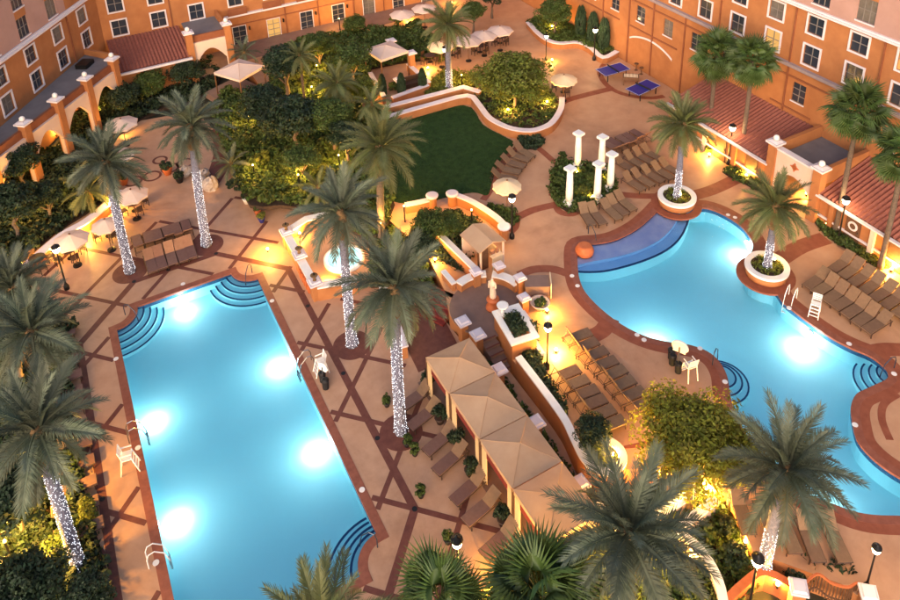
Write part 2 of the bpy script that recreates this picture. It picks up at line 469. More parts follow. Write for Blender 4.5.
# ---------------------------------------------------------------- right pool
b = MB()
b.sheet(RP_IN, ZR - 1.2)
m_ = len(RP_IN)
for k in range(m_):
    p, q = RP_IN[k], RP_IN[(k + 1) % m_]
    b.quad((p[0], p[1], ZR - 1.2), (p[0], p[1], ZR - 0.02), (q[0], q[1], ZR - 0.02), (q[0], q[1], ZR - 1.2))
struct('pool_basin', b, 'basin')
struct('pool_coping', MB().ribbon(RP_IN, 0.045, -0.36, ZR - 0.1, ZR + 0.014, True), 'coping')
struct('paving_band', MB().ribbon(RP_IN, -0.34, -0.80, ZR - 0.1, ZR + 0.005, True), 'band_right')
struct('pool_water', MB().sheet(offset(RP_IN, -0.02, True), ZR - 0.12), 'water_right')
struct('waterline_tiles', MB().ribbon(RP_IN, 0.004, 0.022, ZR - 0.36, ZR - 0.102, True), 'tile_blue')
# tanning shelf: the shallow ledge along the upper left edge
i0 = [at2(x, y, ZR) for x, y in ((575, 266), (574, 248), (582, 241), (600, 239), (617, 235), (637, 225), (653, 211), (662, 202), (690, 200))]
sh = spline(i0, False, 4) + spline(SHELF_ARC, False, 4)[::-1]
so_ = struct('pool_shelf', MB().sheet(ccw(sh), ZR - 0.42), 'shelf_blue')
spa, spb = spline(i0, False, 8), spline(SHELF_ARC, False, 9)
midp = [tuple(spa[int(k * (len(spa) - 1) / 39)][c] * 0.3 + spb[int(k * (len(spb) - 1) / 39)][c] * 0.7 for c in (0, 1)) for k in range(40)]
struct('pool_shelf', MB().sheet(ccw(spa + midp[::-1]), ZR - 0.2), 'shelf')
link('shelf_riser', MB().ribbon(midp, -0.02, 0.02, ZR - 0.43, ZR - 0.203).mesh('shelf_riser', 'shelf_blue'), so_)
arc = spline(SHELF_ARC, False, 4)
link('shelf_wall', MB().ribbon(arc, -0.05, 0.05, ZR - 1.19, ZR - 0.47).mesh('shelf_wall', 'basin'), so_)
link('shelf_edge', MB().ribbon(arc, -0.06, 0.06, ZR - 0.468, ZR - 0.41).mesh('shelf_edge', 'step_tile'), so_)
for c, a0, a1, nn in ((at2(893, 371, ZR), PI * 0.62, PI * 1.28, 4), (at2(722, 372, ZR), -0.45 * PI, 0.42 * PI, 3)):
    for k in range(nn):
        r1 = 0.75 + 0.34 * k
        top = ZR - 0.3 - 0.2 * k
        o = struct('pool_step', MB().prism(circle(c, r1, 18), ZR - 1.19, top), 'basin')
        link('step_edge', MB().ribbon(circle(c, r1 - 0.05, 20, a0 - 0.5, a1 + 0.5, True), -0.06, 0.03, top + 0.004, top + 0.02).mesh('step_edge', 'step_tile'), o)

# underwater lights in the pool walls
def pool_light(p, nrm, z, power, label):
    o = thing('pool_light', label, 'pool light', (p[0], p[1], z), math.atan2(nrm[1], nrm[0]))
    mb = MB().tube([(0.0, 0, 0), (0.05, 0, 0)], 0.16, 12); link('rim', mb.mesh('rim', 'white'), o)
    mb = MB().tube([(0.04, 0, 0), (0.065, 0, 0)], 0.12, 12); link('lens', mb.mesh('lens', 'pool_lens'), o)
    lamp(o, (0.85, 0, -0.15), power * 0.74, (1.0, 0.97, 0.92), 0.22)
for y, s in ((39.9, 0), (34.8, 1), (28.6, 1), (34.6, -1), (28.4, -1)):
    if s == 0: pool_light((2.9, PY_T), (0, -1), -0.55, 78, 'round white underwater lamp in the far short wall of the rectangular pool')
    elif s == 1: pool_light((PX_R, y), (-1, 0), -0.55, 78, 'round white underwater lamp in the rectangular pool wall facing the ' + ('hot tub' if y > 31 else 'tan cabanas'))
    else: pool_light((PX_L, y), (1, 0), -0.55, 78, 'round white underwater lamp in the rectangular pool wall ' + ('nearer the corner steps' if y > 31 else 'beside the lounger column'))
def rp_light(px, py, dx, dy, power, label):
    p = at2(px, py, ZR); l = math.hypot(dx, dy)
    pool_light(p, (dx / l, dy / l), ZR - 0.55, power, label)
rp_light(748, 235, -1, -0.4, 90, 'underwater lamp in the free-form pool beside the palm planter')
rp_light(812, 325, -1, -0.2, 114, 'underwater lamp in the free-form pool wall below the white lifeguard chair')
rp_light(660, 340, 0.5, 1, 96, 'underwater lamp in the free-form pool wall at the life ring post')
rp_light(850, 510, 0, 1, 48, 'underwater lamp in the free-form pool wall below the date palm')

# ---------------------------------------------------------------- paving bands of the left deck
def in_left(x, y):
    if PX_L - 0.4 < x < PX_R + 0.4 and PY_B - 0.4 < y < PY_T + 0.4:
        for cx in (PX_L, PX_R):
            for cy in (PY_B, PY_T):
                if math.hypot(x - cx, y - cy) < PR - 0.4: return True
        return False
    if x < -3.05 and y < 43: return False
    if x > 12.55 and y < 30: return False
    if x > 11.5 and y < 37: return x < 12.5
    if x > 9.6 and y >= 37: return False
    if y > 50.6 or y < 17 or x < -4.5: return False
    return True
bands = MB()
hb = 0.13
def diag(p0, d, n):
    run = []
    for k in range(n + 1):
        p = (p0[0] + d[0] * 0.08 * k, p0[1] + d[1] * 0.08 * k)
        if in_left(*p): run.append(p)
        if (not in_left(*p) or k == n) and run:
            if len(run) > 5: bands.ribbon([run[0], run[-1]], -hb, hb, -0.05, zb)
            run = []
zb = 0.004
for c in [21.1 + 5.33 * k for k in range(-4, 7)]: diag((-6.0, c - 6.0), (0.7071, 0.7071), 420)
struct('paving_band', bands, 'band')
bands = MB(); zb = 0.0065
for c in [37.5 + 5.35 * k for k in range(-5, 5)]: diag((-6.0, c + 6.0), (0.7071, -0.7071), 420)
struct('paving_band', bands, 'band')
loop = [(-3.05, 12), (-3.05, 41.2), (0.5, 45.05), (5.65, 45.05), (9.33, 41.2), (9.33, 22.8), (5.9, 19.1), (3, 16)]
struct('paving_band', MB().ribbon(loop, -0.19, 0.19, -0.05, 0.009), 'band')
for c in ((0.42, 46.12), (5.33, 46.24), (10.5, 33.22), (10.5, 26.73), (-4.3, 27.6), (-4.3, 34.0)):
    struct('planting_disc', MB().prism(circle(c, 1.08, 28), -0.05, 0.013, False), 'band')
for px, py, r in ((152, 176, 0.62), (170, 168, 0.62), (133, 181, 0.62), (160, 160, 0.5), (185, 163, 0.6)):
    struct('paving_ring', MB().ribbon(circle(at2(px, py, 0), r, 24), -0.09, 0.09, -0.05, 0.0105, True), 'band')
struct('drain_cover', MB().prism(circle((2.6, 45.05), 0.13, 10), 0, 0.02), 'black')
for p in ((5.65, 45.05), (0.5, 45.05), (9.33, 27.0), (9.33, 31.6), (9.33, 37.4), (9.33, 22.8), (-3.05, 30.5), (-3.05, 36.4)):
    struct('drain_cover', MB().prism(circle(p, 0.13, 10), 0, 0.02), 'black')
# ---------------------------------------------------------------- paving bands of the right terrace
def band_r(pts, w, z=None, sub=4):
    path = spline([at2(x, y, ZR) for x, y in pts], False, sub)
    struct('paving_band', MB().ribbon(path, -w / 2, w / 2, ZR - 0.1, ZR + (z or 0.009)), 'band_right')
band_r([(519, 275), (533, 269.5), (552, 269), (569, 274)], 0.62)
band_r([(514, 219), (533, 210), (556, 204.5)], 0.62)
band_r([(556, 205), (560, 212), (572, 214), (584, 208)], 0.5, 0.011)
band_r([(618, 194), (640, 196), (658, 196)], 0.6)
band_r([(483, 200), (490, 190), (497, 174), (507, 157), (519, 147)], 0.5)
band_r([(536, 146), (550, 158), (560, 168), (556, 184), (552, 196)], 0.5)
band_r([(552, 118), (561, 103), (585, 95), (614, 88)], 0.7)
band_r([(604, 64), (600, 74), (609, 87), (627, 95), (650, 98), (664, 96)], 0.5, 0.011)
band_r([(691, 196), (712, 190), (736, 179)], 1.0)
band_r([(779, 260), (800, 247), (826, 238)], 1.1)
band_r([(872, 352), (886, 349.5), (905, 350)], 0.9)
band_r([(593, 336), (603, 330), (611, 318)], 0.95)
band_r([(898, 394), (884, 404), (882, 420), (890, 440)], 0.35)
band_r([(511, 232), (516, 226), (516, 216), (508, 212)], 0.45, 0.012)
# white lids let into the copings
for px, py, z in [(572, 276, ZR), (577.5, 286, ZR), (637, 335, ZR), (644, 340, ZR), (700, 348.5, ZR), (725, 382, ZR), (728, 215, ZR), (735, 217.5, ZR), (789, 308, ZR), (849, 344, ZR), (894, 374, ZR), (855, 425, ZR), (801, 498, ZR), (362, 490, 0), (116, 359, 0), (138, 448, 0), (272, 301, 0), (156, 563, 0), (183, 284, 0)]:
    struct('skimmer_lid', MB().prism(circle(at2(px, py, z), 0.14, 12), z, z + 0.022), 'white')
# ---------------------------------------------------------------- lawn and beds
lawn = spline([(18.0, 52.6), (22.3, 52.7), (28.4, 52.1), (28.2, 48.5), (28.7, 46.2), (28.9, 45.0), (28.0, 44.2), (26.2, 43.0), (24.5, 41.1), (23.6, 40.2), (22.9, 41.0), (20.8, 41.5), (19.0, 41.7), (17.0, 44.0), (16.8, 48.0)], True, 4)
lw = struct('lawn', MB().sheet(ccw(lawn), ZR + 0.02), 'lawn')
rng = np.random.default_rng(5)
def blades(poly, n, h, w, z, name, m, label, seed=1):
    r = np.random.default_rng(seed)
    xs = np.array([p[0] for p in poly]); ys = np.array([p[1] for p in poly])
    q = np.column_stack([r.uniform(xs.min(), xs.max(), n), r.uniform(ys.min(), ys.max(), n)])
    inside = np.zeros(n, bool); j = len(poly) - 1
    for i in range(len(poly)):
        c = ((ys[i] > q[:, 1]) != (ys[j] > q[:, 1])) & (q[:, 0] < (xs[j] - xs[i]) * (q[:, 1] - ys[i]) / (ys[j] - ys[i] + 1e-12) + xs[i])
        inside ^= c; j = i
    q = q[inside]; k = len(q)
    a = r.uniform(0, 2 * PI, k); hh = h * r.uniform(0.5, 1.2, k); le = r.normal(0, 0.4, (k, 2)) * hh[:, None]
    d = np.column_stack([np.cos(a), np.sin(a)]) * w
    v = np.zeros((k, 3, 3)); v[:, 0, :2] = q - d; v[:, 1, :2] = q + d; v[:, 2, :2] = q + le
    v[:, 0, 2] = z; v[:, 1, 2] = z; v[:, 2, 2] = z + hh
    me = bpy.data.meshes.new(name); me.from_pydata(v.reshape(-1, 3).tolist(), [], np.arange(3 * k).reshape(-1, 3).tolist()); me.materials.append(M[m])
    return tag(link(name, me), label, name.replace('_', ' '), None, 'stuff')
blades(lawn, 42000, 0.07, 0.025, ZR + 0.02, 'grass', 'lawn', 'short dark green grass of the sunken lawn')

def leaves_np(r, centers, radii, n_per, size, squash=0.8):
    """random leaf quads around clump centres -> verts (k,4,3)"""
    out = []
    for c, rad in zip(centers, radii):
        d = r.normal(size=(n_per, 3)); d /= np.linalg.norm(d, axis=1)[:, None]
        p = c + d * (rad * r.uniform(0.45, 1.0, n_per) ** 0.5)[:, None] * np.array([1, 1, squash])
        t = r.normal(size=(n_per, 3)); nn = d * 0.9 + r.normal(size=(n_per, 3)) * 0.6; nn[:, 2] += 0.35
        nn /= np.linalg.norm(nn, axis=1)[:, None]
        t -= nn * np.sum(t * nn, axis=1)[:, None]; t /= np.linalg.norm(t, axis=1)[:, None]
        bq = np.cross(nn, t); s = size * r.uniform(0.6, 1.35, n_per)[:, None]
        out.append(np.stack([p - t * s, p + bq * s * 0.5, p + t * s, p - bq * s * 0.5], 1))
    return np.concatenate(out)
def leaf_mesh(name, v, m):
    k = len(v); me = bpy.data.meshes.new(name)
    me.from_pydata(v.reshape(-1, 3).tolist(), [], np.arange(4 * k).reshape(-1, 4).tolist()); me.materials.append(M[m])
    return me
def crown_mesh(seed, rx, rz, n_cl, n_lf, size, m, shell=0.62):
    r = np.random.default_rng(seed)
    d = r.normal(size=(n_cl, 3)); d /= np.linalg.norm(d, axis=1)[:, None]
    d[:, 2] = np.where(d[:, 2] < -0.5, -d[:, 2], d[:, 2])
    rr = r.uniform(0.25, 1.0, n_cl) ** shell
    c = d * rr[:, None] * np.array([rx, rx, rz]) * r.uniform(0.62, 0.86, n_cl)[:, None]
    return leaf_mesh('crown', leaves_np(r, c, rx * r.uniform(0.2, 0.36, n_cl), n_lf, size), m)
def trunk_mesh(seed, h, r0, nl=5, spread=1.2):
    r = random.Random(seed); mb = MB()
    x = y = 0.0; path = [(0, 0, -0.1)]
    for k in range(1, 5):
        x += r.uniform(-0.06, 0.06); y += r.uniform(-0.06, 0.06); path.append((x, y, h * 0.6 * k / 4))
    mb.tube(path, [r0 * 1.25, r0, r0 * 0.9, r0 * 0.8, r0 * 0.7], 8)
    for k in range(nl):
        a = 2 * PI * k / nl + r.uniform(-0.4, 0.4); s = spread * r.uniform(0.7, 1.2); z0 = h * r.uniform(0.42, 0.58)
        mb.tube([(x * 0.8, y * 0.8, z0), (x + s * 0.5 * math.cos(a), y + s * 0.5 * math.sin(a), z0 + h * 0.22), (x + s * math.cos(a), y + s * math.sin(a), z0 + h * 0.4)], [r0 * 0.5, r0 * 0.35, r0 * 0.15], 6)
    return mb.mesh('trunk', 'bark', True)
CROWNS = {k: [crown_mesh(s, 1.0, 0.85, 64, 170, sz, m) for s in (1, 2, 3)] for k, m, sz in (('dark', 'leaf_dark', 0.055), ('mid', 'leaf_mid', 0.05), ('light', 'leaf_light', 0.045)  )}
CROWNS['yellow'] = [crown_mesh(s, 1.0, 0.85, 80, 260, 0.032, 'leaf_lamplit') for s in (1, 2, 3)]  # crowns whose leaves carry the lamp glow in their colour
BUSH = {k: [crown_mesh(s, 1.0, 0.8, 20, 70, 0.12, m, 0.4) for s in (11, 12, 13)] for k, m in (('dark', 'leaf_dark'), ('mid', 'leaf_mid'), ('light', 'leaf_light'))}
TRUNKS = [trunk_mesh(s, 1.0, 0.055, 5, 0.35) for s in (1, 2, 3)]
_tc = [0]
def tree(p, z0, h, rad, kind, label, group=None, rz_=0.85):
    """broadleaf tree standing at p; crown centre at height h above z0"""
    _tc[0] += 1; k = _tc[0]
    o = thing('broadleaf_tree', label, 'tree', (p[0], p[1], z0), k * 1.7, group)
    link('trunk', TRUNKS[k % 3], o, (0, 0, 0), 0.0, (h * 0.9, h * 0.9, h))
    link('crown', CROWNS[kind][k % 3], o, (0, 0, h), 0.0, (rad, rad, rad * rz_))
    return o
def shrub(p, z0, rad, kind, label, group, tall=0.85):
    _tc[0] += 1; k = _tc[0]
    o = thing('shrub', label, 'shrub', (p[0], p[1], z0), k * 1.3, group)
    link('foliage', BUSH[kind][k % 3], o, (0, 0, rad * tall * 0.75), 0.0, (rad, rad, rad * tall))
    link('stem', TRUNKS[k % 3], o, (0, 0, 0), 0.0, (rad, rad, rad * 0.9))
    return o
def bed(poly, z, h, dens, m, label, seed, size=0.13, soil=True, name='ground_cover'):
    if soil: struct('planting_bed', MB().prism(ccw(poly), z - 0.3, z, False), 'soil')
    r = np.random.default_rng(seed)
    xs = np.array([p[0] for p in poly]); ys = np.array([p[1] for p in poly])
    area = (xs.max() - xs.min()) * (ys.max() - ys.min()); n = int(area * dens)
    q = np.column_stack([r.uniform(xs.min(), xs.max(), n), r.uniform(ys.min(), ys.max(), n)])
    ins = np.zeros(n, bool); j = len(poly) - 1
    for i in range(len(poly)):
        ins ^= ((ys[i] > q[:, 1]) != (ys[j] > q[:, 1])) & (q[:, 0] < (xs[j] - xs[i]) * (q[:, 1] - ys[i]) / (ys[j] - ys[i] + 1e-12) + xs[i]); j = i
    q = q[ins]
    hh = h * (0.35 + 0.65 * (np.sin(q[:, 0] * 2.1 + seed) * np.sin(q[:, 1] * 1.7 + seed * 2) * 0.5 + 0.5)) * r.uniform(0.6, 1.2, len(q))
    c = np.column_stack([q, z + hh * 0.55])
    v = leaves_np(r, c, np.full(len(q), 0.26) * r.uniform(0.7, 1.3, len(q)), 16, size)
    return tag(link(name, leaf_mesh(name, v, m)), label, 'plants', None, 'stuff')
# ---------------------------------------------------------------- palms
def frond_mesh(seed, L, curve, m, n=66, w=0.0105):
    r = random.Random(seed); mb = MB(); pts = []; x = z = 0.0; N = 14
    for k in range(N + 1):
        s = k / N; th = -curve * s ** 1.4
        pts.append((x, 0.0, z)); x += L / N * math.cos(th); z += L / N * math.sin(th)
    mb.tube(pts, [0.035 * (1 - 0.85 * k / N) for k in range(N + 1)], 3, False)
    for k in range(n):
        s = 0.10 + 0.90 * k / (n - 1); f = s * N; i = min(N - 1, int(f)); f -= i
        p = Vector(pts[i]).lerp(Vector(pts[i + 1]), f); t = (Vector(pts[i + 1]) - Vector(pts[i])).normalized(); up = Vector((-t.z, 0, t.x))
        ln = L * (0.06 + 0.17 * math.sin(PI * min(1, s * 0.86 + 0.08)) ** 0.7) * r.uniform(0.85, 1.12); al = R(62 - 34 * s + r.uniform(-6, 6))
        for sd in (-1, 1):
            d = (t * math.cos(al) + Vector((0, sd, 0)) * math.sin(al) + up * r.uniform(0.10, 0.42)).normalized()
            tip = p + d * ln + Vector((0, 0, -0.22 * ln * r.uniform(0.4, 1.2)))
            mid = p + d * ln * 0.45
            ww = t * w
            a = len(mb.v); mb.v += [tuple(p - ww * 0.5), tuple(p + ww * 0.5), tuple(mid + ww), tuple(tip), tuple(mid - ww)]
            mb.f += [(a, a + 1, a + 2, a + 4), (a + 4, a + 2, a + 3)]
    return mb.mesh('frond', m)
FROND = {'dry': [frond_mesh(31, 0.85, 1.2, 'frond_dry', 50)], 'frond': [frond_mesh(s, 1.0, cv, 'frond') for s, cv in ((1, 0.55), (2, 0.95), (3, 1.35), (4, 0.8))], 'frond_olive': [frond_mesh(s + 9, 1.0, cv, 'frond_olive') for s, cv in ((1, 0.55), (2, 0.95), (3, 1.35), (4, 0.8))]}
def fan_mesh(seed, m='fan'):
    r = random.Random(seed); mb = MB()
    mb.tube([(0, 0, 0), (0.5, 0, 0.03), (0.95, 0, 0.0)], [0.022, 0.018, 0.014], 4, False)
    c = Vector((0.92, 0, 0)); n = 26; a0, a1 = -R(135), R(135)
    for k in range(n):
        A, B = a0 + (a1 - a0) * k / n, a0 + (a1 - a0) * (k + 1) / n; mdl = (A + B) / 2
        rr = 0.46; ro = (0.98 - 0.22 * abs(mdl) / a1) * r.uniform(0.9, 1.06)
        pa = c + Vector((rr * math.cos(A), rr * math.sin(A), 0.03)); pb = c + Vector((rr * math.cos(B), rr * math.sin(B), 0.03)); pm = c + Vector((rr * math.cos(mdl), rr * math.sin(mdl), 0.09))
        tip = c + Vector((ro * math.cos(mdl), ro * math.sin(mdl), -0.12 - r.uniform(0.0, 0.22)))
        i = len(mb.v); mb.v += [tuple(c), tuple(pa), tuple(pm), tuple(pb), tuple(tip)]
        mb.f += [(i, i + 1, i + 2), (i, i + 2, i + 3), (i + 1, i + 4, i + 2), (i + 2, i + 4, i + 3)]
    return mb.mesh('frond', m)
FANS = [fan_mesh(s) for s in (1, 2, 3)]
def palm_trunk(h, r0, lean, m, seed, ring=0.22):
    r = random.Random(seed); mb = MB(); n = max(10, int(h / ring)); path = []; rad = []
    for k in range(n + 1):
        s = k / n; path.append((lean[0] * s * s, lean[1] * s * s, h * s))
        rad.append(r0 * (1.0 + 0.30 * max(0, 1 - s * 9) - 0.12 * s) * (1.05 if k % 2 else 0.95) * r.uniform(0.97, 1.03))
    mb.tube(path, rad, 10)
    return mb.mesh('trunk', m, True)
def light_string(h0, h1, r0, lean, H, seed, n):
    r = random.Random(seed); mb = MB()
    for k in range(n):
        z = h0 + (h1 - h0) * (k + r.uniform(-0.4, 0.4)) / n; a = k * 2.4 + r.uniform(-0.6, 0.6); s = z / H
        rr = r0 * (1.0 + 0.30 * max(0, 1 - s * 9) - 0.12 * s) * 1.07; e = r.uniform(0.009, 0.023)
        c = (lean[0] * s * s + rr * math.cos(a), lean[1] * s * s + rr * math.sin(a), z); i = len(mb.v)
        mb.v += [(c[0] + e, c[1], c[2]), (c[0], c[1] + e, c[2]), (c[0] - e, c[1], c[2]), (c[0], c[1] - e, c[2]), (c[0], c[1], c[2] + e), (c[0], c[1], c[2] - e)]
        mb.f += [(i, i + 1, i + 4), (i + 1, i + 2, i + 4), (i + 2, i + 3, i + 4), (i + 3, i, i + 4), (i + 1, i, i + 5), (i + 2, i + 1, i + 5), (i + 3, i + 2, i + 5), (i, i + 3, i + 5)]
    return mb.mesh('light_string', 'bulb_white')
_pc = [0]
def date_palm(p, z0, h, L, label, lit=0.0, lean=(0, 0), n=46, m='frond', r0=0.27, group=None, low=-34):
    _pc[0] += 1; sd = _pc[0]; r = random.Random(sd * 7 + 1)
    o = thing('date_palm', label, 'palm tree', (p[0], p[1], z0), 0, group)
    tr = link('trunk', palm_trunk(h, r0, lean, 'trunk_wrap' if lit > 0 else 'bark', sd), o)
    top = Vector((lean[0], lean[1], h))
    s0 = max(lit / h, 1 - 1.5 / h) if lit else 1 - 1.3 / h
    mb = MB(); prof = [(r0 * (0.95 if k == 0 else 1.12 + 0.55 * math.sin(PI * min(1, k / 7)) ** 1.0 * 0.9) * (1.06 if k % 2 else 0.94), (1 - s0) * h * k / 7) for k in range(8)] + [(r0 * 0.5, (1 - s0) * h + 0.35)]
    mb.lathe(prof, 12, (lean[0] * s0 * s0, lean[1] * s0 * s0, h * s0))
    link('leaf_boots', mb.mesh('leaf_boots', 'bark_boot'), o)
    if lit > 0:
        ls = link('light_string', light_string(0.05, lit, r0, lean, h, sd, int(lit * 140)), o); ls['kind'] = 'stuff'
    n += r.randint(-5, 6); low += r.uniform(-14, 8)
    for k in range(n):
        t = (k + 0.5) / n; el = R(86 + (low - 86) * t ** 0.85 + r.uniform(-7, 7)); az = k * 2.39996 + r.uniform(-0.25, 0.25)
        me = FROND[m][0 if t < 0.35 else (3 if t < 0.6 else (1 if t < 0.9 else 2))]
        if t > 0.93 and n > 40 and r.random() < 0.75: me, el = FROND['dry'][0], el - 0.55
        s = L * r.uniform(0.86, 1.08) * (0.80 + 0.2 * min(1, t * 3))
        link('frond', me, o, (top.x + 0.16 * math.cos(az), top.y + 0.16 * math.sin(az), h + 0.25 - 0.4 * t), (r.uniform(-0.3, 0.3), -el, az), (s, s, s))
    return o
def fan_palm(p, z0, h, L, label, lean=(0, 0), n=34, group=None, r0=0.17, low=-60):
    _pc[0] += 1; sd = _pc[0]; r = random.Random(sd * 5 + 3)
    o = thing('fan_palm', label, 'palm tree', (p[0], p[1], z0), 0, group)
    link('trunk', palm_trunk(h, r0, lean, 'bark', sd, 0.3), o)
    for k in range(n):
        t = (k + 0.5) / n; el = R(82 + (low - 82) * t + r.uniform(-8, 8)); az = k * 2.39996 + r.uniform(-0.3, 0.3); s = L * r.uniform(0.85, 1.1)
        link('frond', FANS[k % 3], o, (lean[0], lean[1], h), (r.uniform(-0.4, 0.4), -el, az), (s, s, s))
    return o

date_palm((0.42, 46.12), 0, 8.1, 2.55, 'date palm wrapped in white lights beside the dark lounger row and the seat wall', 5.9, (0.1, 0.4), m='frond')
date_palm((5.33, 46.24), 0, 8.5, 2.6, 'date palm wrapped in white lights between dark lounger row and far short pool end', 5.6, (0.5, 1.2), m='frond')
date_palm((10.5, 33.22), 0, 8.4, 2.6, 'date palm wrapped in white lights next to the hot tub wall', 5.5, (0.5, 1.0), m='frond')
date_palm((10.5, 26.73), 0, 8.5, 2.7, 'date palm wrapped in white lights beside the cabana loungers', 6.0, (0.5, 0.7), m='frond')
date_palm((-4.3, 27.6), 0, 7.7, 2.7, 'light-wrapped date palm standing behind the lounger column near the yellow garden lamps', 5.6, (0.0, 0.6), m='frond')
date_palm((-4.3, 34.0), 0, 7.4, 2.6, 'date palm rising over the far half of the lounger column', 0, (0.0, 0.5), m='frond')
date_palm((-4.9, 39.6), 0, 6.2, 2.2, 'date palm over the lounger column end by the black lamp post', 0, (-0.3, 0.3), m='frond')
date_palm((15.5, 40.2), 0.4, 7.0, 2.8, 'olive green date palm growing at the lower edge of the lawn', 0, (0.5, 0.2), m='frond_olive')
date_palm((28.6, 55.0), ZR, 6.4, 2.4, 'date palm by the far dining umbrellas with a light-wrapped trunk foot', 2.1, (0, 0), m='frond_olive')
q = at2(677, 197, ZR + 0.6)
date_palm(q, ZR + 0.5, 5.6, 2.3, 'date palm in the round white planter at the pool shelf', 2.3, (0.2, 0.3), m='frond_olive', r0=0.22)
q = at2(767, 266.5, ZR + 0.6)
date_palm(q, ZR + 0.5, 4.3, 2.2, 'date palm in the round white planter between pool and portal', 1.9, (0.2, 0.2), m='frond_olive', r0=0.22)
date_palm((20.55, 12.95), 0.4, 6.1, 2.6, 'date palm with blue-lit trunk beside the garden gate', 2.6, (0.1, -0.1), m='frond', r0=0.25)
date_palm((13.4, 13.9), 0, 7.0, 2.9, 'large grey-green date palm in the garden below the cabanas', 0, (0.2, -0.2), m='frond')
date_palm((3.2, 16.6), 0, 5.8, 2.4, 'date palm rising in front of the pool corner steps', 0, (0, 0), m='frond_olive')
# washingtonia-like fan palms
fp = 'fan palms before the right building'
fan_palm(at2(708, 138, ZR), ZR, 7.0, 1.25, 'shaggy fan palm growing tight against the orange building wall', (0.3, 0.3), 46, low=-85)
fan_palm(at2(740, 163, ZR), ZR, 8.3, 1.15, 'slender fan palm rising above the tiled pavilion roof', (0.2, 0.2), 40, low=-70)
fan_palm(at2(835, 233, ZR), ZR, 8.8, 1.2, 'tall fan palm in front of the portal by the flat grey roof', (0.4, 0.2), 42, low=-75)
fan_palm(at2(880, 268, ZR), ZR, 7.8, 1.15, 'fan palm in front of the tiled roof past the portal', (0.3, 0.2), 38, low=-70)
fan_palm(at2(441, 605, 5.4), 0, 5.4, 1.1, 'small bright fan palm below the pool corner', (0, 0), 32)
fan_palm(at2(540, 595, 5.6), 0, 5.6, 1.3, 'broad bright fan palm below the last cabana lounger', (0, 0), 38)
# low feathery palms in the planting
q = at2(88, 192, 1.6); date_palm(q, 0, 1.7, 2.0, 'low arching lime green palm beside the seat wall', 0, n=26, m='frond_olive', r0=0.16, low=-30)
q = at2(338, 92, 4.2); date_palm(q, 0.4, 4.6, 2.0, 'slim feathery green palm in the middle of the jungle planting', 0, n=34, m='frond_olive', r0=0.14, low=-60)
q = at2(372, 108, 4.0); date_palm(q, ZR, 3.4, 1.7, 'feathery palm behind the three cypresses', 0, n=30, m='frond_olive', r0=0.12, low=-50)
q = at2(300, 60, 5.5); date_palm(q, ZR, 5.0, 1.6, 'tall feathery palm of the jungle close to the hotel doors', 0, n=30, m='frond_olive', r0=0.12, low=-50)
q = at2(318, 190, 2.4); date_palm(q, ZR, 1.6, 1.5, 'low feathery palm beside the hot tub terrace', 0, n=26, m='frond_olive', r0=0.12, low=-30)
q = at2(232, 168, 1.0); date_palm(q, 0.2, 1.2, 1.5, 'low fluffy palm beside the red path', 0, n=26, m='frond', r0=0.14, low=-20)
q = at2(245, 60, 1.8); date_palm(q, 0.4, 2.2, 1.5, 'small grey feathery palm beside the square canopy', 0, n=26, m='frond', r0=0.14, low=-20)

# ---------------------------------------------------------------- buildings
def window_proto(w, h, frame, nx, nz, fm='trim', lit=False):
    f = MB()
    if frame > 0:
        y0, y1 = -0.07, 0.02
        f.box(-frame, 0, y0, y1, -frame, h + frame).box(w, w + frame, y0, y1, -frame, h + frame).box(0, w, y0, y1, -frame, 0).box(0, w, y0, y1, h, h + frame)
    else:
        f.box(-0.03, w + 0.03, -0.06, 0.02, -0.1, 0.0)
    g = MB().box(0.0, w, 0.11, 0.14, 0, h)
    mu = MB()
    for k in range(1, nx): mu.box(w * k / nx - 0.028, w * k / nx + 0.028, 0.075, 0.112, 0, h)
    for k in range(1, nz): mu.box(0, w, 0.077, 0.114, h * k / nz - 0.026, h * k / nz + 0.026)
    return f.mesh('frame', fm), g.mesh('pane', 'glass_lit' if lit else 'glass'), mu.mesh('glazing_bars', 'muntin')
def facade_mesh(x0, x1, z0, z1, holes, m, depth=0.14, back=6.0, name='wall'):
    mb = MB()
    xs = sorted({x0, x1} | {v for h in holes for v in (max(x0, h[0]), min(x1, h[0] + h[2]))}); zs = sorted({z0, z1} | {v for h in holes for v in (max(z0, h[1]), min(z1, h[1] + h[3]))})
    for i in range(len(xs) - 1):
        for j in range(len(zs) - 1):
            cx, cz = (xs[i] + xs[i + 1]) / 2, (zs[j] + zs[j + 1]) / 2
            if any(h[0] < cx < h[0] + h[2] and h[1] < cz < h[1] + h[3] for h in holes): continue
            mb.quad((xs[i], 0, zs[j]), (xs[i + 1], 0, zs[j]), (xs[i + 1], 0, zs[j + 1]), (xs[i], 0, zs[j + 1]))
    for h in holes:
        a, b_, c, d = h[0], h[1], h[0] + h[2], h[1] + h[3]
        mb.quad((a, 0, b_), (a, 0, d), (a, depth, d), (a, depth, b_)).quad((c, 0, d), (c, 0, b_), (c, depth, b_), (c, depth, d))
        mb.quad((a, 0, d), (c, 0, d), (c, depth, d), (a, depth, d)).quad((c, 0, b_), (a, 0, b_), (a, depth, b_), (c, depth, b_))
    mb.quad((x0, 0, z0), (x0, 0, z1), (x0, back, z1), (x0, back, z0)).quad((x1, 0, z1), (x1, 0, z0), (x1, back, z0), (x1, back, z1))
    mb.quad((x0, 0, z1), (x1, 0, z1), (x1, back, z1), (x0, back, z1))
    return mb.mesh(name, m)
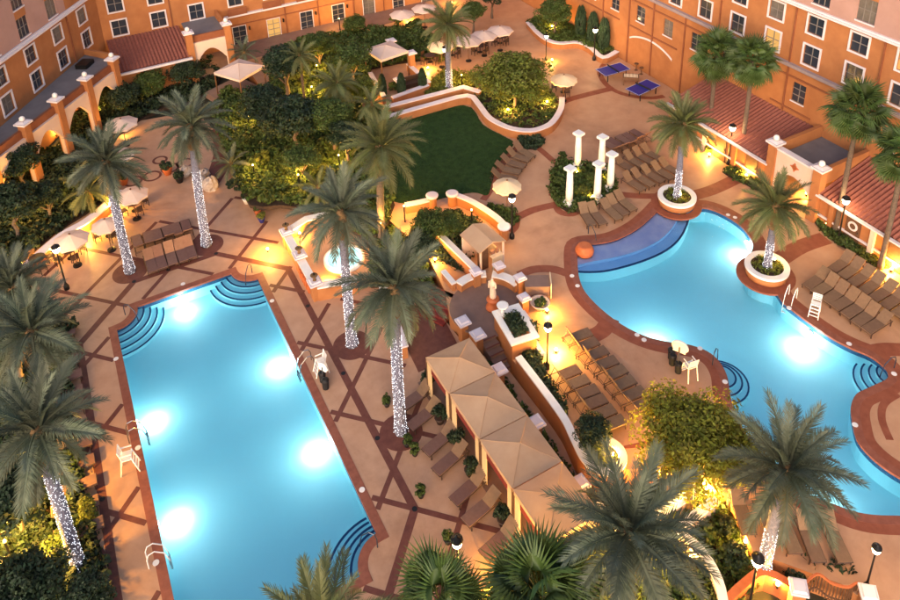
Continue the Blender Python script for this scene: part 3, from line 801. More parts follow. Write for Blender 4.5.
WP = {'framed': window_proto(1.26, 1.46, 0.13, 2, 2), 'framed_lit': window_proto(1.26, 1.46, 0.13, 2, 2, lit=True), 'framed_low': window_proto(1.26, 1.30, 0.13, 2, 2), 'plain': window_proto(1.12, 1.5, 0.0, 2, 3), 'plain_wide': window_proto(1.35, 1.6, 0.0, 3, 2), 'door': window_proto(1.3, 2.3, 0.06, 2, 4, 'trim'), 'door_lit': window_proto(1.3, 2.3, 0.06, 2, 4, 'trim', True)}
WS = {'framed': (1.26, 1.46), 'framed_lit': (1.26, 1.46), 'framed_low': (1.26, 1.30), 'plain': (1.12, 1.5), 'plain_wide': (1.35, 1.6), 'door': (1.3, 2.3), 'door_lit': (1.3, 2.3)}
CURT = {}
for k_, (w_, h_) in WS.items():
    CURT[k_] = MB().box(0.0, w_, 0.11, 0.14, 0, h_).mesh('pane', 'glass_curtain')
def put_windows(root, wall, specs):
    for kind, x, z in specs:
        f, g, mu = WP[kind]
        wr = (int(x * 37 + z * 91) % 11); g = CURT[kind] if wr in (2, 7) and 'lit' not in kind else g
        o = link('door' if kind.startswith('door') else 'window', f, root, (x, 0, z)); link('pane', g, o); link('glazing_bars', mu, o)
def holes_of(specs, z0, z1): return [(x, z, *WS[k]) for k, x, z in specs if z0 <= z < z1]

# right wing: local x runs along -Y from Y=51.26, outward is -X
rw = thing('hotel_building', 'orange hotel wing with white window surrounds and pale pink upper storeys beside the tiled pavilions', 'building', (45.35, 51.26, 0.0), -PI / 2)
sp = []
for i, u in enumerate([-19.9 + 3.34 * k for k in range(19)]):
    sp.append(('framed_lit' if i == 10 else 'framed', u + 1.44 + 0.13, 8.72))
    sp.append(('framed_lit' if i == 13 else 'framed_low', u + 1.44 + 0.13, 11.12))
for u in (-9.3, -5.9, -2.5, 1.0, 4.5, 7.8, 11.2, 17.95, 25.0, 28.5): sp.append(('plain', u, 5.5))
up = []
for i, u in enumerate([-20 + 3.34 * k for k in range(19)]):
    up.append(('plain_wide', u + 1.7, 13.35)); up.append(('plain_wide', u + 1.7, 15.9))
link('wall', facade_mesh(-23, 52, 0.0, 12.72, holes_of(sp, 0, 12.7), 'stucco'), rw)
link('upper_wall', facade_mesh(-23, 52, 12.98, 19.5, holes_of(up, 12, 19), 'stucco_pink'), rw)
put_windows(rw, None, sp + up)
for i, u in enumerate([-20 + 3.34 * k for k in range(19)]):
    link('spandrel', MB().box(u + 1.7, u + 3.05, -0.02, 0.05, 14.97, 15.88).mesh('spandrel', 'stucco'), rw)
link('cornice', MB().box(-23, 52, -0.28, 6.0, 12.72, 12.86).box(-23, 52, -0.16, 6.0, 12.86, 12.98).mesh('cornice', 'trim'), rw)
lg = MB().box(-23, 52, -0.32, -0.002, 8.16, 8.34); lg.box(-23, 52, -0.18, -0.002, 8.02, 8.16)
link('ledge', lg.mesh('ledge', 'stone_ledge'), rw)['label'] = 'grey stone ledge between the storeys'
for u in (-3.6, 0.1, 3.25, 7.05, 10.6, 14.0, 17.4, 24.15, 31):
    link('downpipe', MB().box(u - 0.06, u + 0.06, -0.1, -0.003, 0.9, 8.02).mesh('downpipe', 'trim_line'), rw)
for u in (10.6, 17.4, 24.15, 31, 3.25): link('downpipe', MB().box(u - 0.05, u + 0.05, -0.1, -0.003, 8.34, 12.72).mesh('downpipe', 'trim_line'), rw)
link('string_course', MB().box(-23, 52, -0.06, -0.004, 7.24, 7.38).mesh('string_course', 'trim_line'), rw)
for a, b_ in ((-9, -1.2), (0.3, 6.3), (8.6, 10), (16.2, 19.8)): link('string_course', MB().box(a, b_, -0.06, -0.004, 4.66, 4.80).mesh('string_course', 'trim_line'), rw)
ar = MB(); pth = [(0.35 + 5.5 * k / 14, 3.45 + 0.72 * math.sin(PI * k / 14) ** 0.8) for k in range(15)]
for k in range(14):
    (a, za), (c, zc) = pth[k], pth[k + 1]
    ar.v += [(a, -0.07, za), (c, -0.07, zc), (c, -0.07, zc + 0.16), (a, -0.07, za + 0.16), (a, -0.004, za), (c, -0.004, zc), (c, -0.004, zc + 0.16), (a, -0.004, za + 0.16)]
    i = len(ar.v) - 8; ar.f += [(i, i + 1, i + 2, i + 3), (i + 3, i + 2, i + 6, i + 7), (i + 1, i, i + 4, i + 5)]
link('arch_moulding', ar.mesh('arch_moulding', 'trim'), rw)

# back wing: local x = world X from 14.4
bw = thing('hotel_building', 'long orange hotel wing with french doors and patios behind the jungle planting', 'building', (14.4, 74.6, 0.0), 0.0)
sp = []
for k in range(3):
    u = -10.6 + 3.5 * k; sp += [('framed', u + 0.13, 4.62), ('framed', u + 0.13, 6.98), ('framed', u + 0.13, 9.6)]
for k in range(9):
    u = 0.3 + 3.5 * k; sp.append(('door_lit' if k == 1 else 'door', u, 0.55)); sp += [('framed', u, 5.15), ('framed', u, 7.7)]
link('wall', facade_mesh(-11.5, 31.0, 0.0, 12.5, holes_of(sp, 0, 12), 'stucco'), bw)
put_windows(bw, None, sp)
link('string_course', MB().box(-0.4, 31, -0.34, -0.003, 4.02, 4.2).mesh('string_course', 'trim'), bw)
link('string_course', MB().box(-0.4, 31, -0.05, -0.004, 3.0, 3.1).mesh('string_course', 'trim_line'), bw)
link('cornice', MB().box(-11.5, 31, -0.2, 6, 12.5, 12.8).mesh('cornice', 'trim'), bw)
for u in (-5.2, 5.75, 9.3, 13.2, 16.7): link('downpipe', MB().box(u - 0.05, u + 0.05, -0.1, -0.003, 0.5, 12.4).mesh('downpipe', 'trim_line'), bw)
for k in range(4):
    u = 1.9 + 3.5 * k; link('wall_lamp', MB().box(u, u + 0.12, -0.18, -0.004, 2.3, 2.65).mesh('wall_lamp', 'metal_dark'), bw)
for k in range(9):
    u = 0.3 + 3.5 * k; link('balcony_rail', MB().box(u - 0.3, u + 1.6, -0.32, -0.28, 4.2, 4.9).mesh('balcony_rail', 'trim_line'), bw)
struct('patio', MB().prism([(14.3, 70.6), (36, 71.5), (36, 74.7), (14.3, 74.7)], 0.2, 0.5 + 0.45), 'plaza')
# left wing
lwg = thing('hotel_building', 'orange hotel wing with grey terrace roof over an arcade of ball-topped piers', 'building', (3.05, 74.6, 0.0), math.atan2(0.8269, 0.5624))
sp = []; up = []
for k in range(7):
    u = -(3.35 + 3.85 * k); sp += [('framed', u + 0.13, 5.06), ('framed_low', u + 0.13, 7.38)]
    up += [('plain_wide', u + 0.1, 9.62), ('plain_wide', u + 0.1, 12.0)]
    if k: link('spandrel', MB().box(u + 0.1, u + 1.45, -0.02, 0.05, 11.24, 11.98).mesh('spandrel', 'stucco'), lwg)
link('wall', facade_mesh(-32, 0.0, 0.0, 9.1, holes_of(sp, 0, 9.1), 'stucco'), lwg)
up = up[2:]
link('upper_wall', facade_mesh(-32, -4.6, 9.4, 15.5, holes_of(up, 9, 15), 'stucco_pink'), lwg)
link('corner_wall', facade_mesh(-4.6, 0.0, 9.4, 15.5, [], 'stucco'), lwg)
put_windows(lwg, None, sp + up)
link('cornice', MB().box(-32, 0.0, -0.28, 6, 9.1, 9.26).box(-32, 0, -0.16, 6, 9.26, 9.4).mesh('cornice', 'trim'), lwg)
link('downpipe', MB().box(-4.9, -4.78, -0.1, -0.003, 4.6, 9.1).mesh('downpipe', 'trim_line'), lwg)
# arcade in front of the left wing (same local frame): parapet line 4.3 m in front of the wall
AY = -4.0
def arch_wall(x0, x1, y0, y1, zt, spring, rise, z0, n=12):
    """wall between x0..x1 with one arched opening"""
    mb = MB(); a, b_ = x0 + 0.06, x1 - 0.06
    pts = [(a + (b_ - a) * k / n, spring + rise * math.sin(PI * k / n)) for k in range(n + 1)]
    for y, fl in ((y0, 0), (y1, 1)):
        for k in range(n):
            q4 = [(pts[k][0], y, pts[k][1]), (pts[k + 1][0], y, pts[k + 1][1]), (pts[k + 1][0], y, zt), (pts[k][0], y, zt)]
            mb.quad(*(q4 if not fl else q4[::-1]))
    for k in range(n): mb.quad((pts[k][0], y0, pts[k][1]), (pts[k][0], y1, pts[k][1]), (pts[k + 1][0], y1, pts[k + 1][1]), (pts[k + 1][0], y0, pts[k + 1][1]))
    mb.box(x0, a, y0, y1, z0, zt - 0.001).box(b_, x1, y0, y1, z0, zt - 0.001)
    mb.quad((a, y0, zt), (b_, y0, zt), (b_, y1, zt), (a, y1, zt))
    return mb
def pier_parts(root, x, y, z0, z1, w=0.6, ball=True):
    o = link('pier', MB().box(x - w / 2, x + w / 2, y - w / 2, y + w / 2, z0, z1).mesh('pier', 'stucco'), root)
    link('pier_cap', MB().obox((x, y), w + 0.32, w + 0.32, z1, z1 + 0.14).obox((x, y), w + 0.12, w + 0.12, z1 + 0.14, z1 + 0.24, 0, 0.55).mesh('pier_cap', 'trim'), o)
    if ball: link('ball_finial', MB().ball((x, y, z1 + 0.42), 0.21).mesh('ball_finial', 'white', True), o)
SLOC, SROT = (-5.69, -3.85, 0), R(-7.56)
def alink(name, mb, m, smooth=False): return link(name, mb.mesh(name, m, smooth), lwg, SLOC, SROT)
def pier_sub(x, z1, w=0.6):
    o = alink('pier', MB().box(x - w / 2, x + w / 2, -w / 2, w / 2, 0.0, z1), 'stucco')
    link('pier_cap', MB().obox((x, 0), w + 0.32, w + 0.32, z1, z1 + 0.14).obox((x, 0), w + 0.12, w + 0.12, z1 + 0.14, z1 + 0.24, 0, 0.55).mesh('pier_cap', 'trim'), o)
    link('ball_finial', MB().ball((x, 0, z1 + 0.42), 0.21).mesh('ball_finial', 'white', True), o)
xs = [-3.55 * k for k in range(8)]
for k in range(7):
    x1, x0 = xs[k], xs[k + 1]
    alink('arch_wall', arch_wall(x0 + 0.3, x1 - 0.3, -0.16, 0.16, 4.35, 2.3, 1.4, 0.0), 'stucco_cream')
    alink('parapet', MB().box(x0 + 0.3, x1 - 0.3, 0.05, 0.3, 4.35, 4.95), 'trim_line')
for x in xs: pier_sub(x, 5.38)
link('terrace_roof', MB().prism([(-32, -0.003), (-32, -0.6), (-5.7, -3.5), (-4.5, -3.5), (-3.4, -0.003)], 4.35, 4.62).mesh('terrace_roof', 'flat_roof'), lwg)
link('end_parapet', MB().ribbon([(-4.45, -3.6), (-3.3, -0.01)], -0.14, 0.14, 4.3, 5.15).mesh('end_parapet', 'stucco'), lwg)
link('roof_unit', MB().box(-6.2, -4.9, -1.7, -0.7, 4.62, 5.0).mesh('roof_unit', 'metal_dark'), lwg)
def tile_roof(root, x0, x1, y0, z0, y1, z1, pitch=0.3):
    mb = MB(); n = int((x1 - x0) / pitch) * 4
    for k in range(n):
        xa, xb = x0 + (x1 - x0) * k / n, x0 + (x1 - x0) * (k + 1) / n
        ha, hb_ = 0.055 * math.sin(2 * PI * k / 4), 0.055 * math.sin(2 * PI * (k + 1) / 4)
        mb.quad((xa, y0, z0 + ha), (xb, y0, z0 + hb_), (xb, y1, z1 + hb_), (xa, y1, z1 + ha))
    mb.quad((x0, y0, z0 - 0.15), (x1, y0, z0 - 0.15), (x1, y1, z1 - 0.15), (x0, y1, z1 - 0.15))
    return link('tiled_roof', mb.mesh('tiled_roof', 'tile_roof', True), root)
# tiled lean-to between the two arcades of the back wing
x0, x1 = -11.2, -4.7
tile_roof(bw, x0, x1, -5.3, 3.3, -0.02, 4.35)
link('eave', MB().box(x0, x1, -5.55, -5.3, 3.02, 3.2).mesh('eave', 'trim'), bw)
link('lean_to_wall', MB().box(x0 + 0.2, x1 - 0.2, -5.0, -4.7, 0.0, 3.1).mesh('lean_to_wall', 'stucco'), bw)
pier_parts(bw, -4.66, -4.9, 0.0, 5.38); pier_parts(bw, -1.15, -4.72, 0.0, 5.38)
link('arch_wall', arch_wall(-4.36, -1.45, -4.95, -4.65, 4.3, 2.2, 1.3, 0.0).mesh('arch_wall', 'stucco_cream'), bw)
link('terrace_roof', MB().box(-4.4, -1.0, -4.6, -0.003, 4.3, 4.5).mesh('terrace_roof', 'flat_roof'), bw)
link('parapet', MB().box(-4.36, -1.45, -4.8, -4.6, 4.3, 4.95).mesh('parapet', 'trim_line'), bw)
link('parapet', MB().box(-1.25, -0.95, -4.4, -0.003, 4.3, 5.1).mesh('parapet', 'stucco'), bw)
link('arcade_floor', MB().box(-4.4, -0.9, -4.6, -0.1, 0.2, 0.7).mesh('arcade_floor', 'plaza'), bw)
lamp(bw, (-2.6, -2.2, 2.8), 60, (1.0, 0.62, 0.2))
for k in (0, 1, 2): lamp(lwg, (-7.6 + xs[k], -1.8, 2.8), 60, (1.0, 0.6, 0.18))

# pavilions with tiled lean-to roofs and a portal along the right wing (local x = 51.26 - Y, y = X - 45.35)
pv = thing('poolside_pavilion', 'low orange pavilion with ribbed red tile roofs and a pink arched portal', 'pavilion', (45.35, 51.26, ZR), -PI / 2)
E_ = -4.65
def lz(z): return z - ZR
for x0, x1, nm in ((10.6, 20.55, 'a'), (24.55, 36, 'b')):
    tile_roof(pv, x0, x1, E_ - 0.15, lz(3.2), -0.02, lz(4.35))
    link('eave', MB().box(x0, x1, E_ - 0.40, E_ - 0.15, lz(3.03), lz(3.14)).mesh('eave', 'trim'), pv)
    link('pavilion_wall', MB().box(x0, x1, E_ + 0.1, E_ + 0.3, 0.0, lz(3.0)).mesh('pavilion_wall', 'stucco'), pv)
    link('base_moulding', MB().box(x0, x1, E_ + 0.0, E_ + 0.1, 0.55, 0.68).mesh('base_moulding', 'trim'), pv)
    for k in range(4):
        xx = x0 + 0.9 + 2.9 * k
        if xx + 1 > x1: break
        pp = link('pilaster', MB().box(xx, xx + 0.32, E_ - 0.1, E_ + 0.1, 0.0, lz(2.98)).mesh('pilaster', 'stucco_cream' if k % 2 else 'stucco'), pv)
    for k in range(3):
        xx = x0 + 2.1 + 2.9 * k
        if xx + 1 > x1: break
        o = link('door', MB().box(xx, xx + 1.0, E_ + 0.03, E_ + 0.099, 0.02, 1.85).mesh('door', 'wood'), pv)
        link('handle', MB().box(xx + 0.85, xx + 0.9, E_ - 0.02, E_ + 0.03, 0.9, 1.05).mesh('handle', 'rail'), o)
pier_parts(pv, 20.75, E_, 0, lz(4.85), 0.62); pier_parts(pv, 24.35, E_, 0, lz(4.85), 0.62)
link('portal_wall', arch_wall(21.06, 24.04, E_ - 0.12, E_ + 0.18, lz(4.55), lz(2.35), 0.85, 0.0).mesh('portal_wall', 'stucco_cream'), pv)
link('portal_cap', MB().box(21.06, 24.04, E_ - 0.2, E_ + 0.26, lz(4.551), lz(4.68)).mesh('portal_cap', 'trim'), pv)
link('flat_roof', MB().box(20.9, 24.2, E_ + 0.2, -0.02, lz(3.75), lz(3.9)).mesh('flat_roof', 'flat_roof'), pv)
for x in (20.6, 24.25): link('parapet', MB().box(x, x + 0.28, E_ + 0.3, -0.03, lz(3.6), lz(4.75)).mesh('parapet', 'stucco'), pv)
# ornament on the portal: rust coloured cross-shaped floral emblem
em = MB()
for k in range(8):
    a = k * PI / 4; l = 0.36 if k % 2 == 0 else 0.22; cx, cz = 22.55, lz(3.95)
    p = [(0.0, 0.0), (l * 0.5, 0.09), (l, 0.0), (l * 0.5, -0.09)]; i = len(em.v)
    for yy in (E_ - 0.16, E_ - 0.121): em.v += [(cx + u * math.cos(a) - v * math.sin(a), yy, cz + u * math.sin(a) + v * math.cos(a)) for u, v in p]
    em.f += [(i, i + 1, i + 2, i + 3), (i, i + 4, i + 5, i + 1), (i + 1, i + 5, i + 6, i + 2), (i + 2, i + 6, i + 7, i + 3), (i + 3, i + 7, i + 4, i)]
link('emblem', em.mesh('emblem', 'terracotta'), pv)
ring = MB()
for k in range(16):
    a0, a1 = 2 * PI * k / 16, 2 * PI * (k + 1) / 16; c = (27.15, lz(2.2))
    ring.quad(*[(c[0] + r_ * math.cos(a_), E_ - 0.02, c[1] + r_ * math.sin(a_)) for r_, a_ in ((0.2, a0), (0.33, a0), (0.33, a1), (0.2, a1))])
    ring.quad(*[(c[0] + 0.33 * math.cos(a_), y_, c[1] + 0.33 * math.sin(a_)) for a_, y_ in ((a0, E_ - 0.02), (a0, E_ + 0.1), (a1, E_ + 0.1), (a1, E_ - 0.02))])
link('round_ornament', ring.mesh('round_ornament', 'trim'), pv)
lamp(pv, (22.5, E_ + 1.2, 2.2), 60, (1.0, 0.62, 0.2))
for px, py in ((725, 158), (862, 252)):
    tag(link('door_mat', MB().obox(at2(px, py, ZR), 1.0, 1.5, ZR, ZR + 0.02).mesh('door_mat', 'black')), 'black rubber mat on the paving in front of the pavilion ' + ('by the slim fan palm' if px < 800 else 'past the portal'), 'mat')
# ---------------------------------------------------------------- garden walls
def wall(path, z0, z1, w, label, cat='wall', name='garden_wall', cap=0.10, over=0.06, m='stucco', cm='cap', closed=False, group=None):
    o = thing(name, label, cat, (path[0][0], path[0][1], z0), 0, group)
    part(o, 'wall_face', MB().ribbon(path, -w / 2, w / 2, z0 - 0.25, z1, closed), m)
    part(o, 'coping', MB().ribbon(path, -w / 2 - over, w / 2 + over, z1, z1 + cap, closed), cm)
    return o
def pier(p, z0, z1, w, label, group=None, cap=0.34, m='stucco', rz=0.0):
    o = thing('pier', label, 'pier', (p[0], p[1], z0), rz, group)
    link('shaft', MB().obox((0, 0), w, w, -0.2, z1 - z0).mesh('shaft', m), o)
    link('cap', MB().obox((0, 0), w + cap, w + cap, z1 - z0, z1 - z0 + 0.12).obox((0, 0), w + cap * 0.4, w + cap * 0.4, z1 - z0 + 0.12, z1 - z0 + 0.2, 0, 0.8).mesh('cap', 'cap'), o)
    return o
def px_path(pts, z, sub=4, closed=False): return spline([at2(x, y, z) for x, y in pts], closed, sub)
# retaining wall from the planter block to the rounded tree planter
RWP = [(17.38, 26.6), (17.34, 24.5), (17.25, 22.4), (17.0, 21.2), (16.78, 20.2), (16.85, 19.5), (17.25, 19.05), (17.8, 18.95), (18.3, 19.2), (18.5, 19.7), (18.35, 20.3)]
wall(spline(RWP, False, 4), 0.0, 1.42, 0.26, 'long orange retaining wall with white coping curling round the small dark tree', cm='white')
bed(spline([(17.2, 21.0), (17.0, 20.3), (17.05, 19.6), (17.4, 19.25), (17.9, 19.2), (18.25, 19.5), (18.2, 20.2), (17.7, 20.8)], True, 3), 1.15, 0.3, 60, 'leaf_light', 'yellow-green plants lit from below in the rounded planter', 3)
tree((17.5, 20.4), 1.1, 1.3, 1.05, 'dark', 'small dark tree in the rounded end of the retaining wall')
# planter block beside the stairs
o = thing('planter_box', 'tall orange planter block with white rim and clipped hedge beside the plaza stairs', 'planter', (18.15, 28.1, 0.0), R(-8))
link('body', MB().box(-0.72, 0.72, -1.2, 1.2, -0.1, 2.0).mesh('body', 'stucco'), o)
rim = MB().box(-0.82, 0.82, -1.3, -0.95, 2.0, 2.13).box(-0.82, 0.82, 0.75, 1.3, 2.0, 2.13).box(-0.82, -0.48, -0.95, 0.75, 2.0, 2.13).box(0.48, 0.82, -0.95, 0.75, 2.0, 2.13)
link('rim', rim.mesh('rim', 'white'), o)
r_ = np.random.default_rng(8); q = np.column_stack([r_.uniform(-0.4, 0.4, 160), r_.uniform(-0.85, 0.65, 160), r_.uniform(2.02, 2.4, 160)])
link('hedge', leaf_mesh('hedge', leaves_np(r_, q, np.full(160, 0.13), 14, 0.07), 'leaf_dark'), o)
o = thing('urn', 'white urn on the corner of the tall planter block', 'urn', (18.0, 29.15, 2.13), 0)
link('bowl', MB().lathe([(0.16, 0), (0.1, 0.1), (0.12, 0.2), (0.3, 0.42), (0.34, 0.5), (0.28, 0.5)], 12).mesh('bowl', 'white', True), o); link('plinth', MB().obox((0, 0), 0.5, 0.5, -0.0, 0.04).mesh('plinth', 'white'), o)
# plaza with statue, piers and curved benches
PC = (18.15, 31.0)
struct('plaza_floor', MB().prism(circle(PC, 2.25, 40), ZR - 0.05, ZR + 0.012, False), 'plaza')
for a0, a1, lb in ((R(62), R(112), 'next to the kiosk'), (R(5), R(52), 'facing the free-form pool')):
    wall(circle(PC, 2.15, 12, a0, a1, True), ZR, ZR + 0.5, 0.4, 'low curved white-topped bench wall of the statue plaza ' + lb, 'bench', 'bench_wall', cm='white')
for (px, py), lb in (((476, 271), 'at the kiosk corner of the plaza'), ((499, 265), 'between the two curved bench walls'), ((520, 277), 'at the pool side of the plaza'), ((524, 297), 'behind the tall planter block')):
    pier(at2(px, py, 1.95), ZR, 1.85, 0.42, 'orange pier with white cap ' + lb, None, 0.2)
def statue(p, z0):
    o = thing('statue', 'pale stone statue of a draped standing figure on a round orange pedestal in the plaza', 'statue', (p[0], p[1], z0), R(200))
    link('pedestal', MB().lathe([(0.42, 0), (0.42, 0.12), (0.34, 0.2), (0.3, 0.5), (0.38, 0.62), (0.38, 0.7)], 14).mesh('pedestal', 'terracotta', True), o)
    # one skinned figure: legs in a robe, torso, neck, head, one arm raised to the chest and one hanging
    me = bpy.data.meshes.new('figure')
    V = [(0, 0, 0.72), (0, 0.02, 1.0), (0.01, 0, 1.3), (0.02, 0, 1.5), (0.02, 0, 1.72), (0.02, 0, 1.9), (0.03, 0, 2.0), (0.04, 0, 2.08), (0.05, 0, 2.2), (0.02, 0.2, 1.88), (0.05, 0.26, 1.62), (0.16, 0.12, 1.6), (0.02, -0.2, 1.88), (0.0, -0.28, 1.6), (0.03, -0.27, 1.34)]
    ED = [(0, 1), (1, 2), (2, 3), (3, 4), (4, 5), (5, 6), (6, 7), (7, 8), (5, 9), (9, 10), (10, 11), (5, 12), (12, 13), (13, 14)]
    RD = [0.23, 0.2, 0.19, 0.16, 0.16, 0.14, 0.07, 0.08, 0.10, 0.07, 0.055, 0.045, 0.07, 0.055, 0.045]
    me.from_pydata(V, ED, []); me.materials.append(M['stone_statue'])
    f = link('figure', me, o); f.modifiers.new('skin', 'SKIN')
    for i, r in enumerate(RD): me.skin_vertices[0].data[i].radius = (r, r)
    me.skin_vertices[0].data[0].use_root = True
    sb = f.modifiers.new('sub', 'SUBSURF'); sb.levels = 2; sb.render_levels = 2
statue((18.36, 30.79), ZR + 0.01)
# stairs from plaza down to the corridor
st = thing('staircase', 'short dark brown stair with lit treads between the planter block and the cabana hedge', 'stairs', (17.0, 27.3, 0.0))
for k in range(5):
    part(st, 'step', MB().box(16.55, 17.42, 27.25 + 0.42 * k, 27.25 + 0.42 * (k + 1), -0.1, 0.18 * (k + 1)), 'plaza')
    part(st, 'nosing', MB().box(16.55, 17.42, 27.22 + 0.42 * k, 27.30 + 0.42 * k, 0.18 * (k + 1) + 0.002, 0.18 * (k + 1) + 0.02), 'band')
st = thing('staircase', 'red brick stair under palm leaves beside the statue plaza', 'stairs', (16.4, 32.0, 0.0))
for k in range(6):
    part(st, 'step', MB().obox((15.3 + 0.24 * k, 32.6 + 0.16 * k), 0.30, 1.7, -0.1, 0.15 * (k + 1), R(28)), 'curtain_red')
# curved steps from the terrace down to the garden path
st = thing('staircase', 'broad curved red-brown steps fanning round the end of the retaining wall', 'stairs', (19.2, 19.2, 0.0))
for k in range(5):
    r0 = 1.35 + 0.0 * k; c = (18.2, 20.3)
    a0, a1 = R(-62 + 9 * k), R(-62 + 9 * (k + 1))
    poly = circle(c, 0.9, 4, a0, a1, True) + circle(c, 3.1, 4, a0, a1, True)[::-1]
    part(st, 'step', MB().prism(poly, -0.1, 0.18 * (k + 1) + 0.006), 'band_right')
# corridor wall with white capped piers behind the cabanas, hedges between
for px, py, lb in ((463, 321, 'at the statue plaza'), (478, 334, 'at the head of the dark stair'), (499, 369, 'behind the second tent'), (536, 422, 'behind the third tent'), (580, 483, 'behind the last tent')):
    pier(at2(px, py, 1.45), 0.0, 1.35, 0.42, 'white capped pier behind the cabanas ' + lb, 'piers behind the cabanas', 0.3)
wall([(15.95, 29.6), (16.0, 24.0), (15.9, 18.8)], 0.0, 0.5, 0.22, 'low planter kerb between cabanas and sunken corridor', cap=0.06)
bed([(15.55, 28.8), (15.9, 28.8), (15.8, 18.8), (15.45, 18.8)], 0.1, 0.9, 45, 'leaf_dark', 'dark hedge plants between the cabana backs and the corridor', 4)
bed([(16.1, 28.0), (16.45, 28.0), (16.4, 19.2), (16.05, 19.2)], 0.1, 0.5, 30, 'leaf_mid', 'low green plants along the corridor', 14, soil=False)
# strip of plants along the top of the retaining wall
bed([(17.6, 26.6), (19.3, 28.8), (19.7, 28.5), (18.4, 26.2), (17.9, 23.0), (17.55, 22.8)], ZR + 0.02, 0.5, 34, 'leaf_dark', 'dark green plants between the retaining wall and the lounger rows', 5)
wall([(19.55, 29.7), (19.4, 28.2), (18.9, 27.4), (18.75, 26.3)], ZR, ZR + 0.28, 0.16, 'low curved white kerb beside the tall planter block', 'kerb', 'garden_kerb', cm='white', m='white', cap=0.05)
o = thing('planter_bowl', 'round planter bowl with grass between planter block and bright lamps', 'planter', (*at2(540, 302, 1.3), ZR))
link('bowl', MB().lathe([(0.3, 0), (0.55, 0.35), (0.6, 0.42), (0.5, 0.42), (0.45, 0.3)], 16).mesh('bowl', 'stucco_cream', True), o); link('plants', BUSH['mid'][0], o, (0, 0, 0.4), 0, (0.45, 0.45, 0.25))

# hot tub terrace
HT = (12.55, 39.5)
struct('tub_terrace', MB().prism([(10.1, 37.6), (14.6, 36.8), (15.2, 42.2), (13.6, 43.6), (10.1, 43.2)], -0.2, 0.55), 'deck_right')
o = thing('hot_tub', 'round hot tub with pale blue rim and bright bubbling water behind the light-wrapped palm', 'hot tub', (HT[0], HT[1], 0.55))
link('rim', MB().ribbon(circle((0, 0), 1.2, 32), -0.1, 0.13, -0.1, 0.2, True).mesh('rim', 'white', True), o)
link('tub_wall', MB().ribbon(circle((0, 0), 1.02, 32), -0.03, 0.03, -0.1, 0.16, True).mesh('tub_wall', 'basin', True), o)
link('tub_water', MB().prism(circle((0, 0), 1.0, 32), -0.02, 0.1).mesh('tub_water', 'basin'), o)
link('foam', MB().ball((0.0, -0.3, 0.06), 0.45, 12, 6).mesh('foam', 'white', True), o).scale = (1, 0.8, 0.15)
lamp(o, (0.0, 0.0, 0.7), 45, (0.9, 1.0, 1.0), 0.3)
wall([(10.02, 37.7), (10.02, 43.25)], 0.0, 0.95, 0.4, 'orange fountain wall of the hot tub terrace facing the pool', cm='white')
wall([(10.02, 43.3), (11.6, 43.9), (13.4, 43.6)], 0.0, 1.15, 0.4, 'lit orange wall behind the hot tub terrace', cm='white')
wall([(10.1, 37.65), (12.4, 37.0)], 0.0, 0.95, 0.42, 'short orange hot tub wall beside the palm disc', cm='white')
for k, (yy, lb) in enumerate(((43.25, 'far end'), (40.6, 'middle'), (37.75, 'palm end'))):
    pier((10.02, yy), 0.0, 1.2, 0.5, 'white capped pier at the %s of the fountain wall' % lb, None, 0.3)
    u = thing('urn', 'small dark bronze urn on the %s pier of the fountain wall' % lb, 'urn', (10.02, yy, 1.4))
    link('bowl', MB().lathe([(0.12, 0), (0.07, 0.08), (0.1, 0.2), (0.24, 0.38), (0.2, 0.4)], 10).mesh('bowl', 'bark_boot', True), u); link('spout', MB().tube([(0, 0, 0.35), (0, 0, 0.55)], 0.05, 6).mesh('spout', 'metal_dark'), u)
for k in range(5):
    o = tag(link('weir_spout', MB().box(9.70, 9.81, 38.3 + 0.38 * k, 38.5 + 0.38 * k, 0.05, 0.72).mesh('weir_spout', 'terracotta')), 'glowing orange weir slab set in the fountain wall', 'fountain', 'weir slabs of the fountain wall')
wall([(12.9, 33.8), (13.6, 36.0)], 0.0, 1.5, 0.3, 'tall narrow lit orange wall beside the light-wrapped cabana palm', cm='white')
wall([(12.7, 30.8), (13.4, 34.6), (14.6, 36.4)], 0.0, 0.8, 0.3, 'orange wall of the sunken brown terrace above the cabanas', cm='cap')
struct('terrace_floor', MB().prism([(12.9, 29.6), (15.6, 29.6), (15.9, 32.2), (14.3, 35.4), (13.3, 33.6)], -0.1, 0.03, False), 'band')
struct('terrace_floor', MB().prism([(12.55, 16.5), (15.4, 16.5), (15.4, 29.0), (12.55, 29.0)], -0.1, 0.03, False), 'plaza')

# walls round the lawn and the upper beds
wall(px_path([(385, 117), (430, 104), (467, 95), (478, 103), (487, 115), (497, 122), (512, 128), (530, 130), (543, 127), (553, 121), (561, 108), (562, 97)], 1.7, 3), ZR, 1.62, 0.35, 'long orange wall with pale coping winding between lawn and the big bushy tree', cm='cap')
wall([(22.0, 53.9), (29.2, 53.5), (30.0, 52.0)], ZR, 1.75, 0.35, 'second orange wall with pale coping running behind the lawn wall', cm='cap')
bed(px_path([(475, 92), (490, 113), (512, 124), (532, 126), (549, 119), (558, 100), (540, 84), (500, 76)], 1.5, 3), 1.4, 0.3, 9, 'leaf_mid', 'green ground cover beneath the big bushy tree', 6)
tree((31.3, 48.7), 1.4, 2.7, 3.6, 'light', 'big bushy bright green tree in the walled bed beside the lawn', None, 0.8)
wall(px_path([(452, 193), (470, 200), (490, 212), (503, 223), (505, 229)], 1.7), ZR, 1.62, 0.3, 'curved orange wall with pale coping between lawn and kiosk', cm='cap')
